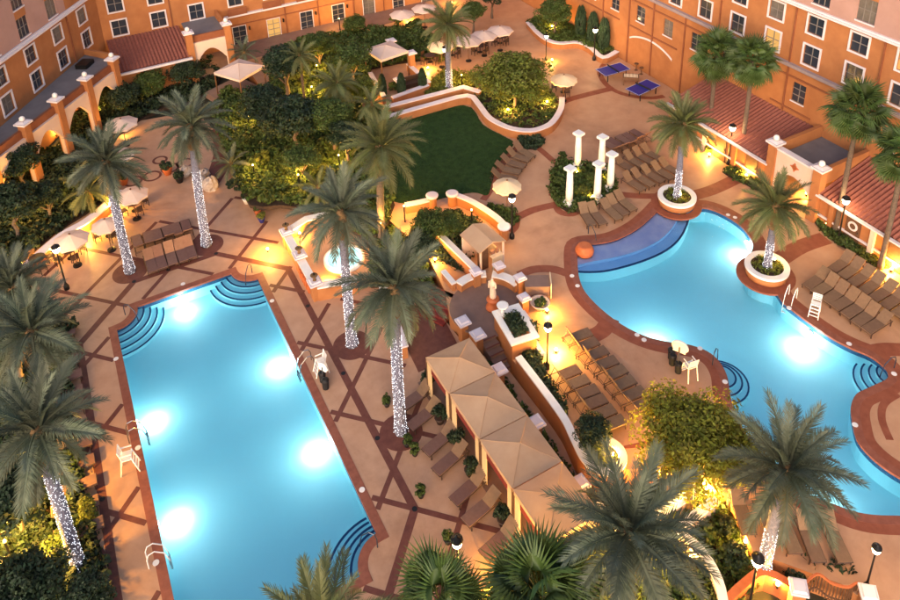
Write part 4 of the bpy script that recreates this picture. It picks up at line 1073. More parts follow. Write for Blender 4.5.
wall(px_path([(405, 203), (420, 200), (432, 197)], 1.7), ZR, 1.5, 0.3, 'short orange wall at the lower lawn edge', cm='cap')
for px, py, lb in ((432, 195, 'with the short lawn wall'), (452, 193, 'starting the curved wall by the kiosk'), (504, 226, 'ending the curved wall at the kiosk')):
    o = thing('pier', 'round capped orange pier ' + lb, 'pier', (*at2(px, py, 1.9), ZR))
    link('shaft', MB().lathe([(0.3, -0.2), (0.3, 0.9)], 14).mesh('shaft', 'stucco'), o); link('cap', MB().lathe([(0.42, 0.9), (0.44, 1.0), (0.34, 1.06)], 14).mesh('cap', 'cap'), o)
wall([at2(437, 231, 1.9), at2(478, 271, 1.9)], ZR, 1.8, 0.28, 'straight orange wall with white coping running to the kiosk corner', cm='white')
wall([at2(443, 270, 1.5), at2(454, 283, 1.5)], 0.3, 1.4, 0.2, 'short white topped wall stub beside the red stair', cm='white')
# bench bed behind kiosk
bed([(17.6, 36.0), (18.4, 34.2), (20.6, 36.4), (21.7, 38.0), (20.9, 39.6), (18.6, 40.2), (17.2, 39.0)], ZR + 0.02, 0.6, 26, 'leaf_dark', 'dark shrubs between the lawn and the kiosk', 7)
bed([(23.0, 39.2), (24.3, 37.9), (24.0, 36.7), (22.9, 36.6), (22.5, 38.2)], ZR + 0.02, 0.4, 26, 'leaf_mid', 'low plants round the black lamp post by the cream umbrella', 8)
bed(circle(at2(531, 143, ZR), 0.95, 16), ZR + 0.03, 0.7, 40, 'leaf_dark', 'round dark hedge patch between the lawn loungers and the winding wall', 9)
wall(px_path([(528, 22), (538, 33), (548, 40), (560, 43), (577, 42), (590, 47), (603, 57), (617, 51)], 1.5), ZR, 1.45, 0.35, 'curved orange wall with pale coping below the far tree and topiary', cm='cap')
bed([(42, 63), (41.6, 59.5), (42.0, 57.2), (43.4, 56.2), (43.8, 53.0), (45.2, 53.0), (45.2, 63)], 1.35, 0.5, 22, 'leaf_mid', 'green plants in the far raised bed under the topiary', 10)
tree((42.6, 58.8), 1.4, 2.4, 2.1, 'mid', 'rounded green tree in the far raised bed')
tree((40.0, 66.5), ZR, 2.8, 2.0, 'dark', 'dark tree at the far corner of the court')
tree((36.5, 64.5), ZR, 2.4, 1.5, 'mid', 'small green tree beside the far umbrellas')
# cypress and topiary
def cypress(p, z0, h, r, label, group=None):
    _tc[0] += 1; o = thing('cypress', label, 'cypress', (p[0], p[1], z0), _tc[0], group)
    link('trunk', MB().tube([(0, 0, -0.1), (0, 0, h * 0.5)], [0.08, 0.05], 6).mesh('trunk', 'bark'), o)
    link('crown', CYP, o, (0, 0, 0.1), 0.0, (r, r, h))
r_ = np.random.default_rng(21); zz = r_.uniform(0.03, 1, 420); aa = r_.uniform(0, 2 * PI, 420); pr = np.sin(PI * np.clip(zz * 0.82 + 0.14, 0, 1)) ** 0.6
CYP = leaf_mesh('crown', leaves_np(r_, np.column_stack([np.cos(aa) * pr * 0.8, np.sin(aa) * pr * 0.8, zz]), np.full(420, 0.13), 10, 0.12, 0.3), 'leaf_cypress')
for px, py in ((383, 98), (402, 97), (423, 92)): cypress(at2(px, py, ZR), ZR, 2.1, 0.42, 'narrow dark clipped cypress in front of the walled canopy', 'cypresses before the walled canopy')
for q in ((44.6, 55.4), (44.6, 53.7), (44.6, 57.3)): cypress(q, 1.4, 2.9, 0.62, 'tall dark cypress in the far raised bed against the orange wall', 'cypresses against the orange wall')
cypress(at2(40, 180, 0), 0, 2.6, 0.5, 'dark cypress standing under the arcade terrace')

# ---------------------------------------------------------------- columns in the flower bed
bed(px_path([(551, 172), (560, 161), (580, 164), (606, 168), (616, 184), (612, 199), (592, 206), (572, 213), (556, 204), (549, 190)], ZR, 3), ZR + 0.03, 0.55, 20, 'leaf_mid', 'mixed green plants in the flower bed between the white columns', 11)
for px, py in ((569, 205), (597, 200), (577.5, 168), (601, 172), (610, 190)):
    c = at2(px, py, ZR); o = thing('column', 'freestanding white column with square capital in the flower bed by the pool', 'column', (*c, ZR), R(10), 'white columns in the flower bed')
    link('base', MB().obox((0, 0), 0.62, 0.62, 0, 0.26).obox((0, 0), 0.5, 0.5, 0.26, 0.42).mesh('base', 'white'), o)
    link('shaft', MB().lathe([(0.24, 0.42), (0.25, 0.9), (0.235, 1.8), (0.2, 2.75)], 16).mesh('shaft', 'white', True), o)
    link('capital', MB().lathe([(0.2, 2.75), (0.27, 2.83), (0.27, 2.88)], 14).obox((0, 0), 0.62, 0.62, 2.88, 3.06).mesh('capital', 'white'), o)
# round palm planters
for (px, py), lb in (((677, 196.5), 'at the end of the tanning shelf'), ((767, 266.5), 'on the pool edge facing the portal')):
    c = at2(px, py, ZR + 0.6); o = thing('palm_planter', 'round orange planter with wide white rim ' + lb, 'planter', (*c, ZR - 0.7))
    link('bowl', MB().lathe([(0.75, 0), (0.8, 0.6), (1.2, 0.8), (1.25, 1.25)], 32).mesh('bowl', 'stucco', True), o)
    link('rim', MB().ribbon(circle((0, 0), 1.12, 36), -0.17, 0.17, 1.25, 1.42, True).mesh('rim', 'white'), o)
    link('soil', MB().prism(circle((0, 0), 0.96, 24), 1.0, 1.3, False).mesh('soil', 'soil'), o)
    r_ = np.random.default_rng(int(px)); a = r_.uniform(0, 2 * PI, 60); rr = r_.uniform(0.35, 0.85, 60)
    link('groundcover', leaf_mesh('groundcover', leaves_np(r_, np.column_stack([rr * np.cos(a), rr * np.sin(a), np.full(60, 1.4)]), np.full(60, 0.14), 12, 0.07), 'leaf_light'), o)
    struct('paving_band', MB().ribbon(circle(c, 1.45, 36), -0.25, 0.25, ZR - 0.1, ZR + 0.017, True), 'band_right')
o = thing('terracotta_pot', 'round terracotta pot standing in the shallow pool corner', 'pot', (*at2(584.5, 251, 0.95), ZR - 0.34))
link('body', MB().lathe([(0.3, 0), (0.55, 0.25), (0.6, 0.5), (0.45, 0.8), (0.38, 0.86), (0.3, 0.86)], 20).mesh('body', 'terracotta', True), o); link('soil', MB().prism(circle((0, 0), 0.31, 14), 0.7, 0.84, False).mesh('soil', 'terracotta'), o)

# ---------------------------------------------------------------- loungers
ORD = ['first', 'second', 'third', 'fourth', 'fifth', 'sixth', 'seventh', 'eighth', 'ninth', 'tenth', 'eleventh', 'twelfth']
def lounger_proto(sm, bm, ang=38):
    fr = MB()
    for s in (-0.31, 0.31): fr.tube([(-0.97, s, 0.30), (0.42, s, 0.30), (0.98, s, 0.30)], 0.024, 4)
    for x in (-0.96, -0.3, 0.36, 0.96): fr.tube([(x, -0.31, 0.296), (x, 0.31, 0.296)], 0.02, 4)
    seat = MB().box(-0.96, 0.30, -0.295, 0.295, 0.325, 0.365)
    bk = MB(); a = R(ang); ca, sa = math.cos(a), math.sin(a)
    def bx(u0, u1, y0, y1, w0, w1):
        i = len(bk.v)
        for w in (w0, w1):
            for u, y in ((u0, y0), (u1, y0), (u1, y1), (u0, y1)): bk.v.append((0.32 + u * ca - w * sa, y, 0.35 + u * sa + w * ca))
        bk.f.extend([tuple(i + k for k in q) for q in ((3, 2, 1, 0), (4, 5, 6, 7), (0, 1, 5, 4), (1, 2, 6, 5), (2, 3, 7, 6), (3, 0, 4, 7))])
    bx(0, 0.78, -0.295, 0.295, -0.02, 0.02)
    stt = MB()
    for s in (-0.27, 0.27): stt.tube([(0.32 + 0.5 * ca, s, 0.33 + 0.5 * sa), (0.86, s, 0.30)], 0.016, 4)
    stt.tube([(0.86, -0.27, 0.302), (0.86, 0.27, 0.302)], 0.016, 4)
    leg = MB().box(-0.022, 0.022, -0.022, 0.022, 0, 0.30).mesh('leg', 'frame_brown')
    P = [('frame', fr.mesh('frame', 'frame_brown'), None, None, ()), ('seat', seat.mesh('seat', sm), None, None, ()), ('backrest', bk.mesh('backrest', bm), None, None, [('back_strut', stt.mesh('back_strut', 'frame_brown'), None, None)])]
    for x in (-0.85, 0.85):
        for y in (-0.31, 0.31): P.append(('leg', leg, (x, y, 0), None, ()))
    return P
LG = {k: [lounger_proto(a, b_, g_) for g_ in (38, 31, 44, 52)] for k, a, b_ in (('tan', 'sling', 'sling'), ('dark', 'sling_dark', 'sling_rust'), ('rose', 'sling_dark', 'sling'))}
jr = random.Random(4)
LG['upright'] = [lounger_proto('sling', 'sling', g_) for g_ in (62, 58, 66, 55)]
def lounger(p, z, head, kind, label, group=None):
    """head: direction (world angle) from foot to head"""
    return spawn(LG[kind][jr.choice((0, 0, 0, 1, 2, 3))], thing('sun_lounger', label, 'sun lounger', (p[0] + jr.uniform(-0.05, 0.05), p[1] + jr.uniform(-0.02, 0.02), z), head + jr.uniform(-0.035, 0.035), group, (0.86, 1, 1) if kind == 'upright' else None))
def jit(v, s): return v + jr.uniform(-s, s)
for k in range(12): lounger((-4.1, 42.2 - 1.19 * k), 0, jit(PI, 0.03), 'rose', 'brown sun lounger in the long column beside the palms, %s from the black lamp post' % ORD[k], 'loungers in the palm-shaded column')
for k in range(5): lounger((1.72 + 0.63 * k, 45.95), 0, PI / 2, 'dark', 'dark brown rust-backed lounger facing the pool end, %s from the seat wall palm' % ORD[k], 'dark loungers facing the pool end')
for k in range(6): lounger((1.35 + 0.63 * k, 48.35), 0, -PI / 2, 'dark', 'dark brown lounger turned away from the pool, %s from the seat wall palm' % ORD[k], 'dark loungers facing away from the pool')
for yv, lb in ((27.95, 'beside the palm, below the first tent'), (26.75, 'second below the first tent beside the light-wrapped palm'), (25.1, 'below the seam of first and second tent'), (23.95, 'paired with its neighbour below the second tent'), (22.25, 'below the third tent, first of a pair'), (21.1, 'below the third tent by the crossing red bands'), (19.5, 'alone below the last tent by the fan palm')):
    lounger((11.85, yv), 0, R(14) + jr.uniform(-0.04, 0.04), 'rose', 'brown sun lounger facing the rectangular pool, ' + lb)
for k in range(8): lounger((21.05, 26.35 - 0.74 * k), ZR, PI - R(4), 'upright', 'tan lounger in the longer pool-side row, %s from the bright yellow lamps' % ORD[k], 'longer lounger row below the bright lamps')
for k in range(6): lounger((19.05, 24.6 - 0.70 * k), ZR, PI - R(6), 'upright', 'tan lounger in the row along the retaining wall, %s from the bright yellow lamps' % ORD[k], 'shorter lounger row by the retaining wall')
for k in range(7): lounger((35.75 - 0.01 * k, 22.7 - 0.66 * k), ZR, R(3) + jr.uniform(-0.03, 0.03), 'tan', 'tan lounger in the row behind the lifeguard chair, %s from the palm planter' % ORD[k], 'pool-side row by the lifeguard chair')
for k in range(8): lounger((38.25 - 0.02 * k, 22.9 - 0.70 * k), ZR, R(3) + jr.uniform(-0.03, 0.03), 'tan', 'tan lounger in the row before the pavilion doors, %s from the portal' % ORD[k], 'row before the pavilion')
for k, (px, py) in enumerate(((624, 165), (634, 161), (643, 157), (651, 154))): lounger(at2(px, py, ZR + 0.35), ZR, R(98), 'tan', 'tan lounger in the middle row, %s from the white columns' % ORD[k], 'middle row behind the columns')
for k, (px, py) in enumerate(((634, 183), (643, 179), (653, 175), (662, 172), (670, 168))): lounger(at2(px, py, ZR + 0.35), ZR, R(98), 'tan', 'tan lounger in the row ending at the palm planter, %s from the columns' % ORD[k], 'row between columns and palm planter')
for k, (px, py) in enumerate(((611, 146), (618, 143.5), (626, 141), (633, 138.5), (641, 135))): lounger(at2(px, py, ZR + 0.35), ZR, R(-84), 'dark', 'brown lounger in the rearmost row turned from the pool, %s from the columns' % ORD[k], 'rear row behind the columns')
for k, ((hx, hy), (fx, fy)) in enumerate((((583, 207), (591, 222)), ((593, 207), (601, 220)), ((605, 203), (616, 216)), ((612, 199), (623, 211)), ((619, 195), (630, 207)))):
    h, f = at2(hx, hy, ZR + 0.6), at2(fx, fy, ZR + 0.35)
    lounger(((h[0] + f[0]) / 2, (h[1] + f[1]) / 2), ZR, math.atan2(h[1] - f[1], h[0] - f[0]), 'tan', 'tan lounger by the tanning shelf, %s from the terracotta pot' % ORD[k], 'loungers at the tanning shelf')
for k, ((hx, hy), (fx, fy)) in enumerate((((517, 145), (531, 155)), ((511, 151), (527, 159)), ((505, 158), (521, 165)), ((500, 165), (516, 171)), ((496, 173), (511, 178)))):
    h, f = at2(hx, hy, ZR + 0.6), at2(fx, fy, ZR + 0.35)
    lounger(((h[0] + f[0]) / 2, (h[1] + f[1]) / 2), ZR, math.atan2(h[1] - f[1], h[0] - f[0]), 'tan', 'tan lounger fanned along the lawn edge, %s from the round hedge' % ORD[k], 'loungers along the lawn edge')
for k, (px, py) in enumerate(((742, 520), (768, 530), (787, 538), (810, 546), (834, 548))): lounger(at2(px, py - 8, ZR + 0.3), ZR, R(62), 'tan', 'tan lounger under the gate palm, %s from the yellow-lit tree' % ORD[k], 'loungers under the gate palm')

# ---------------------------------------------------------------- tables, chairs, umbrellas
def chair_proto():
    s = MB().box(-0.22, 0.22, -0.22, 0.22, 0.42, 0.47).mesh('seat', 'frame_brown')
    b_ = MB().box(-0.22, -0.18, -0.21, 0.21, 0.52, 0.88).mesh('backrest', 'frame_brown')
    l = MB().box(-0.02, 0.02, -0.02, 0.02, 0, 0.42).mesh('leg', 'metal_dark')
    return [('seat', s, None, None, ()), ('backrest', b_, None, None, ())] + [('leg', l, (x, y, 0), None, ()) for x in (-0.19, 0.19) for y in (-0.19, 0.19)]
CH = chair_proto()
TB = [('table_top', MB().lathe([(0.5, 0.70), (0.52, 0.74)], 18).mesh('table_top', 'frame_brown'), None, None, ()), ('pedestal', MB().lathe([(0.25, 0), (0.25, 0.03), (0.04, 0.05), (0.04, 0.7)], 10).mesh('pedestal', 'metal_dark'), None, None, ())]
def dining(p, z, where, n=4, a0=0.3):
    spawn(TB, thing('cafe_table', 'round dark cafe table ' + where, 'table', (p[0], p[1], z)))
    for k in range(n):
        a = a0 + 2 * PI * k / n; spawn(CH, thing('cafe_chair', 'dark cafe chair around the round table ' + where, 'chair', (p[0] + 0.78 * math.cos(a), p[1] + 0.78 * math.sin(a), z), a + PI, 'chairs around the table ' + where))
dining(at2(134, 206, 0.4), 0, 'beside the pink umbrella and the light-wrapped palm')
dining(at2(108, 231, 0.4), 0, 'in the middle of the lit seat wall')
dining(at2(70, 253, 0.4), 0, 'by the black lamp post at the seat wall')
dining(at2(38, 262, 0.4), 0, 'at the far end of the lit seat wall')
dining(at2(452, 55, ZR), ZR, 'under the date palm in the upper plaza')
dining(at2(480, 52, ZR), ZR, 'in the middle of the upper plaza')
dining(at2(500, 43, ZR), ZR, 'under the pale umbrella near the far corner')
dining(at2(430, 62, ZR), ZR, 'by the walled canopy')
dining(at2(563, 92, ZR), ZR, 'under the cream umbrella by the bushy tree', 3)
def umbrella(px, py, zt, r, m, z0, label, n=8, ph=0.2, drop=0.45):
    c = at2(px, py, zt - 0.2); o = thing('umbrella', label, 'umbrella', (*c, z0), ph)
    H = zt - z0; mb = MB()
    ring = [(r * math.cos(2 * PI * k / n), r * math.sin(2 * PI * k / n), H - drop) for k in range(n)]
    for k in range(n):
        a, b_ = ring[k], ring[(k + 1) % n]; mid = ((a[0] + b_[0]) / 2 * 0.97, (a[1] + b_[1]) / 2 * 0.97, H - drop + 0.02)
        mb.quad((0, 0, H), a, mid).quad((0, 0, H), mid, b_)
        mb.quad(a, (a[0], a[1], a[2] - 0.12), (mid[0], mid[1], mid[2] - 0.12), mid).quad(mid, (mid[0], mid[1], mid[2] - 0.12), (b_[0], b_[1], b_[2] - 0.12), b_)
    cn = link('canopy', mb.mesh('canopy', m), o)
    link('finial', MB().ball((0, 0, H + 0.05), 0.07).mesh('finial', 'wood', True), cn)
    link('pole', MB().tube([(0, 0, 0), (0, 0, H - 0.02)], 0.03, 8).mesh('pole', 'wood'), o)
    link('base', MB().lathe([(0.28, 0), (0.28, 0.08), (0.06, 0.12)], 14).mesh('base', 'metal_dark'), o)
    for k in range(n):
        a = ring[k]; link('rib', MB().tube([(0.03 * a[0], 0.03 * a[1], H - 0.05), (a[0] * 0.98, a[1] * 0.98, a[2] - 0.02)], 0.012, 4).mesh('rib', 'wood'), o)
umbrella(507, 183, 3.3, 1.0, 'canvas_cream', ZR, 'cream umbrella with pleated canopy beside the lawn loungers', 12)
umbrella(564, 77, 3.4, 1.15, 'canvas_cream', ZR, 'cream umbrella standing beside the bushy tree near the game tables', 12)
umbrella(131, 192, 2.5, 1.15, 'canvas_pale', 0, 'pale pink umbrella at the end of the seat wall beside the palm trunk')
umbrella(70, 237, 2.5, 1.15, 'canvas_pale', 0, 'pale pink umbrella over the seat wall table by the black lamp post')
umbrella(105, 222, 2.5, 0.95, 'canvas_pale', 0, 'pale umbrella behind the light-wrapped palm at the seat wall')
umbrella(121, 121, 2.5, 1.3, 'canvas_pale', 0, 'pale umbrella showing above the palm fronds below the arcade')
umbrella(118, 153, 2.5, 1.2, 'canvas_pale', 0, 'pale umbrella behind the palm crown next to the curled paving rings')
umbrella(441, 44, 3.5, 1.3, 'canvas_cream', ZR, 'cream umbrella beside the date palm in the upper plaza')
umbrella(468, 38, 3.5, 1.45, 'canvas_pale', ZR, 'pale umbrella in the middle of the far dining plaza')
umbrella(484, 33, 3.5, 1.3, 'canvas_pale', ZR, 'pale umbrella next to the endmost far dining umbrella')
umbrella(500, 28, 3.5, 1.3, 'canvas_pale', ZR, 'pale umbrella at the far corner end of the dining plaza')
umbrella(402, 12, 3.5, 1.3, 'canvas_pale', ZR, 'pale umbrella on the patio by the hotel doors')
umbrella(424, 6, 3.5, 1.3, 'canvas_pale', ZR, 'pale umbrella on the patio near the far yellow lights')

# ---------------------------------------------------------------- tents and cabanas
def tent(c, z0, w, d, h, peak, m, label, rz=0.0, curtains=True, group=None, cat='cabana', name='cabana_tent', red=False):
    o = thing(name, label, cat, (c[0], c[1], z0), rz, group); mb = MB(); a, b_ = w / 2, d / 2; K = 6
    cs = [(-a, -b_), (a, -b_), (a, b_), (-a, b_)]
    for e in range(4):                          # sagging hipped canvas
        p, q = cs[e], cs[(e + 1) % 4]; prev = None
        for k in range(K + 1):
            t_ = k / K; s = 1 - t_; zz = h + (peak - h) * (t_ * 0.75 + 0.25 * t_ * t_)
            pa, pb = (p[0] * s, p[1] * s, zz), (q[0] * s, q[1] * s, zz)
            if prev: mb.quad(prev[0], prev[1], pb, pa) if k < K else mb.quad(prev[0], prev[1], (0, 0, peak))
            prev = (pa, pb)
        mb.quad((p[0], p[1], h), (p[0], p[1], h - 0.22), (q[0], q[1], h - 0.22), (q[0], q[1], h))
    link('canopy', mb.mesh('canopy', m), o)
    seam = MB()
    for p in cs: seam.tube([(p[0] * 0.99, p[1] * 0.99, h + 0.015), (p[0] * 0.5, p[1] * 0.5, h + (peak - h) * 0.44 + 0.02), (0, 0, peak + 0.02)], 0.018, 4)
    link('seam', seam.mesh('seam', m), o)
    for p in cs: link('post', MB().box(p[0] * 0.97 - 0.04, p[0] * 0.97 + 0.04, p[1] * 0.97 - 0.04, p[1] * 0.97 + 0.04, 0, h - 0.03).mesh('post', 'wood'), o)
    if curtains:
        for p in cs[:1] + cs[3:]:
            cu = MB()
            for k in range(8):
                y = p[1] * 0.9 - math.copysign(0.045 * k, p[1]); cu.tube([(p[0] * 0.97 + 0.03 * (k % 2), y, 0.05), (p[0] * 0.97 + 0.03 * (k % 2), y, h - 0.24)], 0.03, 5)
            link('curtain', cu.mesh('curtain', 'curtain'), o)
        link('back_panel', MB().box(a - 0.05, a - 0.02, -b_ + 0.08, b_ - 0.08, 0.05, h - 0.2).mesh('back_panel', 'curtain'), o)
        if red: link('valance', MB().box(-a + 0.06, -a + 0.1, -b_ + 0.1, b_ - 0.1, h - 0.75, h - 0.23).mesh('valance', 'curtain_red'), o)
        link('sofa', MB().box(a - 1.0, a - 0.12, -b_ + 0.25, b_ - 0.25, 0.05, 0.42).box(a - 0.3, a - 0.12, -b_ + 0.25, b_ - 0.25, 0.42, 0.85).mesh('sofa', 'sling_dark'), o)
    return o
yt = [28.1, 25.5, 22.6, 19.8, 17.1]
for k in range(4):
    y0, y1 = yt[k + 1], yt[k]
    tent((13.98, (y0 + y1) / 2), 0.03, 2.6, y1 - y0 - 0.05, 2.55, 3.0, 'canvas', ('tan cabana tent nearest the plaza stairs, first of the row', 'tan cabana tent second from the plaza stairs', 'tan cabana tent third from the plaza stairs, beside a red valance', 'last tan cabana tent of the row, above the fan palm')[k], 0.0, True, None, red=True)
c = at2(239, 68, 3.0); tent(c, 0.4, 3.1, 3.1, 2.5, 3.05, 'canvas_pale', 'square pale canopy on dark posts beside the jungle planting near the arcade', R(31), False, None, 'canopy', 'square_canopy')
wall([at2(218, 112, 1.0), at2(245, 118, 1.0), at2(262, 105, 1.0)], 0.3, 1.0, 0.3, 'low orange wall under the square canopy by the arcade', cm='cap')
struct('canopy_floor', MB().prism([at2(205, 92, 0.6), at2(240, 114, 0.6), at2(272, 92, 0.6), at2(238, 76, 0.6)], 0.0, 0.6), 'plaza')
c = at2(386, 50, 3.4); tent(c, ZR, 2.9, 2.9, 2.5, 3.0, 'canvas_pale', 'square pale canopy inside orange walls behind the three cypresses', R(8), False, None, 'canopy', 'square_canopy')
for (a, b_), lb in ((((370, 72), (384, 96)), 'toward the jungle'), (((392, 97), (428, 84)), 'behind the cypresses'), (((429, 82), (408, 63)), 'toward the dining plaza')):
    wall([at2(*a, 1.7), at2(*b_, 1.7)], ZR, 1.6, 0.28, 'orange wall of the walled canopy ' + lb, cm='cap')
for px, py, lb in ((399, 79, 'in front between the cypresses'), (391, 40, 'at the back corner'), (411, 52, 'at the plaza corner')): pier(at2(px, py, 2.0 if px == 399 else 3.0), ZR, 1.9 if px == 399 else 2.9, 0.5, 'white capped orange pier of the walled canopy ' + lb)
tag(link('outdoor_sofa', MB().box(25.2, 27.2, 57.2, 57.9, ZR, ZR + 0.45).box(25.2, 27.2, 57.75, 57.95, ZR + 0.45, ZR + 0.85).mesh('outdoor_sofa', 'frame_brown')), 'dark sofa under the walled canopy', 'sofa')

# kiosk
kc = ((19.04 + 20.65) / 2, 34.4)
o = thing('kiosk', 'small cream drinks kiosk with gabled roof and open serving hatch near the statue plaza', 'kiosk', (kc[0], kc[1], ZR), R(5))
a, b_ = 0.85, 0.95
rf = MB()
for s in (-1, 1): rf.quad((s * (a + 0.14), -b_ - 0.12, 1.92), (s * (a + 0.14), b_ + 0.12, 1.92), (0, b_ + 0.12, 2.30), (0, -b_ - 0.12, 2.30))
for s in (-1, 1): rf.quad((s * (a + 0.14), -b_ - 0.12, 1.86), (s * (a + 0.14), b_ + 0.12, 1.86), (0, b_ + 0.12, 2.24), (0, -b_ - 0.12, 2.24))
for y in (-b_ - 0.12, b_ + 0.12):
    rf.quad((-a - 0.14, y, 1.86), (0, y, 2.24), (0, y, 2.30), (-a - 0.14, y, 1.92)).quad((a + 0.14, y, 1.86), (0, y, 2.24), (0, y, 2.30), (a + 0.14, y, 1.92))
link('roof', rf.mesh('roof', 'canvas'), o)
for x in (-a, a):
    for y in (-b_, b_): link('post', MB().obox((x, y), 0.1, 0.1, 0, 1.9).mesh('post', 'stucco_cream'), o)
link('back_wall', MB().box(-a + 0.05, a - 0.05, b_ - 0.05, b_, 0, 1.9).mesh('back_wall', 'stucco_cream'), o)
link('side_wall', MB().box(a - 0.05, a, -b_ + 0.05, b_ - 0.05, 0, 1.0).mesh('side_wall', 'curtain'), o)
link('counter', MB().box(0.05, a - 0.05, -b_, -b_ + 0.06, 0, 0.95).box(0.0, a, -b_ - 0.08, -b_ + 0.25, 0.95, 1.0).mesh('counter', 'canvas_cream'), o)
link('shelf_goods', MB().box(0.15, 0.4, -0.7, -0.5, 1.0, 1.22).box(0.5, 0.65, -0.75, -0.6, 1.0, 1.3).mesh('shelf_goods', 'sling_rust'), o)
link('door_panel', MB().box(-a + 0.08, 0.0, -b_ + 0.4, -b_ + 0.45, 0, 1.8).mesh('door_panel', 'wood'), o)
lamp(o, (0.3, -0.2, 1.6), 16, (1.0, 0.6, 0.2))
o = thing('storage_box', 'grey brown lidded storage box beside the yellow panel at the plaza pier', 'box', (*at2(537, 286, 1.4), ZR), R(-30))
link('body', MB().box(-0.7, 0.7, -0.45, 0.45, 0, 0.8).mesh('body', 'plaza'), o); link('lid', MB().box(-0.74, 0.74, -0.49, 0.49, 0.8, 0.88).mesh('lid', 'plaza'), o); link('painted_lit_end', MB().box(0.76, 0.82, -0.5, 0.5, 0, 1.1).mesh('painted_lit_end', 'canvas_cream'), o)  # pale panel stands in for lamplight on the end face of the box
# ---------------------------------------------------------------- lamps
WARM, YEL = (1.0, 0.60, 0.24), (1.0, 0.52, 0.085)
LPP = [('base', MB().lathe([(0.17, 0), (0.17, 0.25), (0.1, 0.4), (0.07, 0.5)], 10).mesh('base', 'metal_dark'), None, None, ()),
       ('post', MB().tube([(0, 0, 0.45), (0, 0, 2.85)], [0.06, 0.045], 8).mesh('post', 'metal_dark'), None, None, ()),
       ('globe', MB().lathe([(0.08, 2.85), (0.17, 2.95), (0.22, 3.12), (0.2, 3.25)], 12).mesh('globe', 'bulb_warm', True), None, None, ()),
       ('lamp_cap', MB().lathe([(0.26, 3.25), (0.24, 3.33), (0.1, 3.43), (0.03, 3.5)], 12).mesh('lamp_cap', 'metal_dark'), None, None, ())]
def lamp_post(px, py, z, label, power=110, h=1.0):
    o = spawn(LPP, thing('lamp_post', label, 'lamp post', (*at2(px, py, z), z), 0, None, h))
    lamp(o, (0, 0, 3.08), power * 1.6, WARM, 0.28)
    return o
lamp_post(512, 238, ZR, 'black lamp post with a round lantern beside the cream umbrella and kiosk', 90)
lamp_post(594, 60, ZR, 'black lamp post at the curved far wall near the blue game tables', 110)
lamp_post(838, 241, ZR, 'black lamp post in the green bed before the portal pavilion', 110)
lamp_post(671, 85, ZR, 'black lamp post against the orange wall beside the game tables', 110, 0.85)
lamp_post(728, 164, ZR, 'black lamp post at the pavilion by the slim fan palm', 110)
lamp_post(547, 368, ZR, 'black lamp post beside the tall planter block and the bright yellow lamps', 90, 0.9)
lamp_post(459, 592, 0, 'black lamp post near the lone cabana lounger', 60)
lamp_post(748, 612, 0.3, 'black lamp post in front of the gate palm trunk', 50)
lamp_post(866, 588, ZR, 'black lamp post beside the white capped gate pillar', 50, 0.75)
lamp_post(67, 289, 0, 'black lamp post on the deck at the seat wall tables', 90)
lamp_post(446, 80, ZR, 'black lamp post beside the light-wrapped trunk in the upper plaza', 90)
lamp_post(546, 60, ZR, 'black lamp post rising behind the bushy tree', 70, 0.8)
GLP = [('spike', MB().lathe([(0.05, 0), (0.05, 0.12), (0.09, 0.14), (0.09, 0.2)], 8).mesh('spike', 'metal_dark'), None, None, ()), ('bulb', MB().ball((0, 0, 0.25), 0.085, 8, 5).mesh('bulb', 'bulb_yellow', True), None, None, ())]
GLT = [('spike', MB().lathe([(0.06, 0), (0.05, 0.1), (0.05, 1.2), (0.09, 1.22), (0.09, 1.28)], 8).mesh('spike', 'metal_dark'), None, None, ()), ('bulb', MB().ball((0, 0, 1.32), 0.05, 8, 5).mesh('bulb', 'bulb_yellow', True), None, None, ())]
def glow(px, py, z, power, label, col=YEL, up=0.35):
    tall = any(w in label for w in ('jungle', 'shrub', 'undergrowth', 'hedge', 'dark garden', 'behind the three', 'lilies', 'lower garden'))
    if tall: up = 1.5
    o = spawn(GLT if tall else GLP, thing('garden_light', label, 'garden light', (*at2(px, py, z), z)))
    lamp(o, (0, 0, up), power * 3.5, col, 0.1)
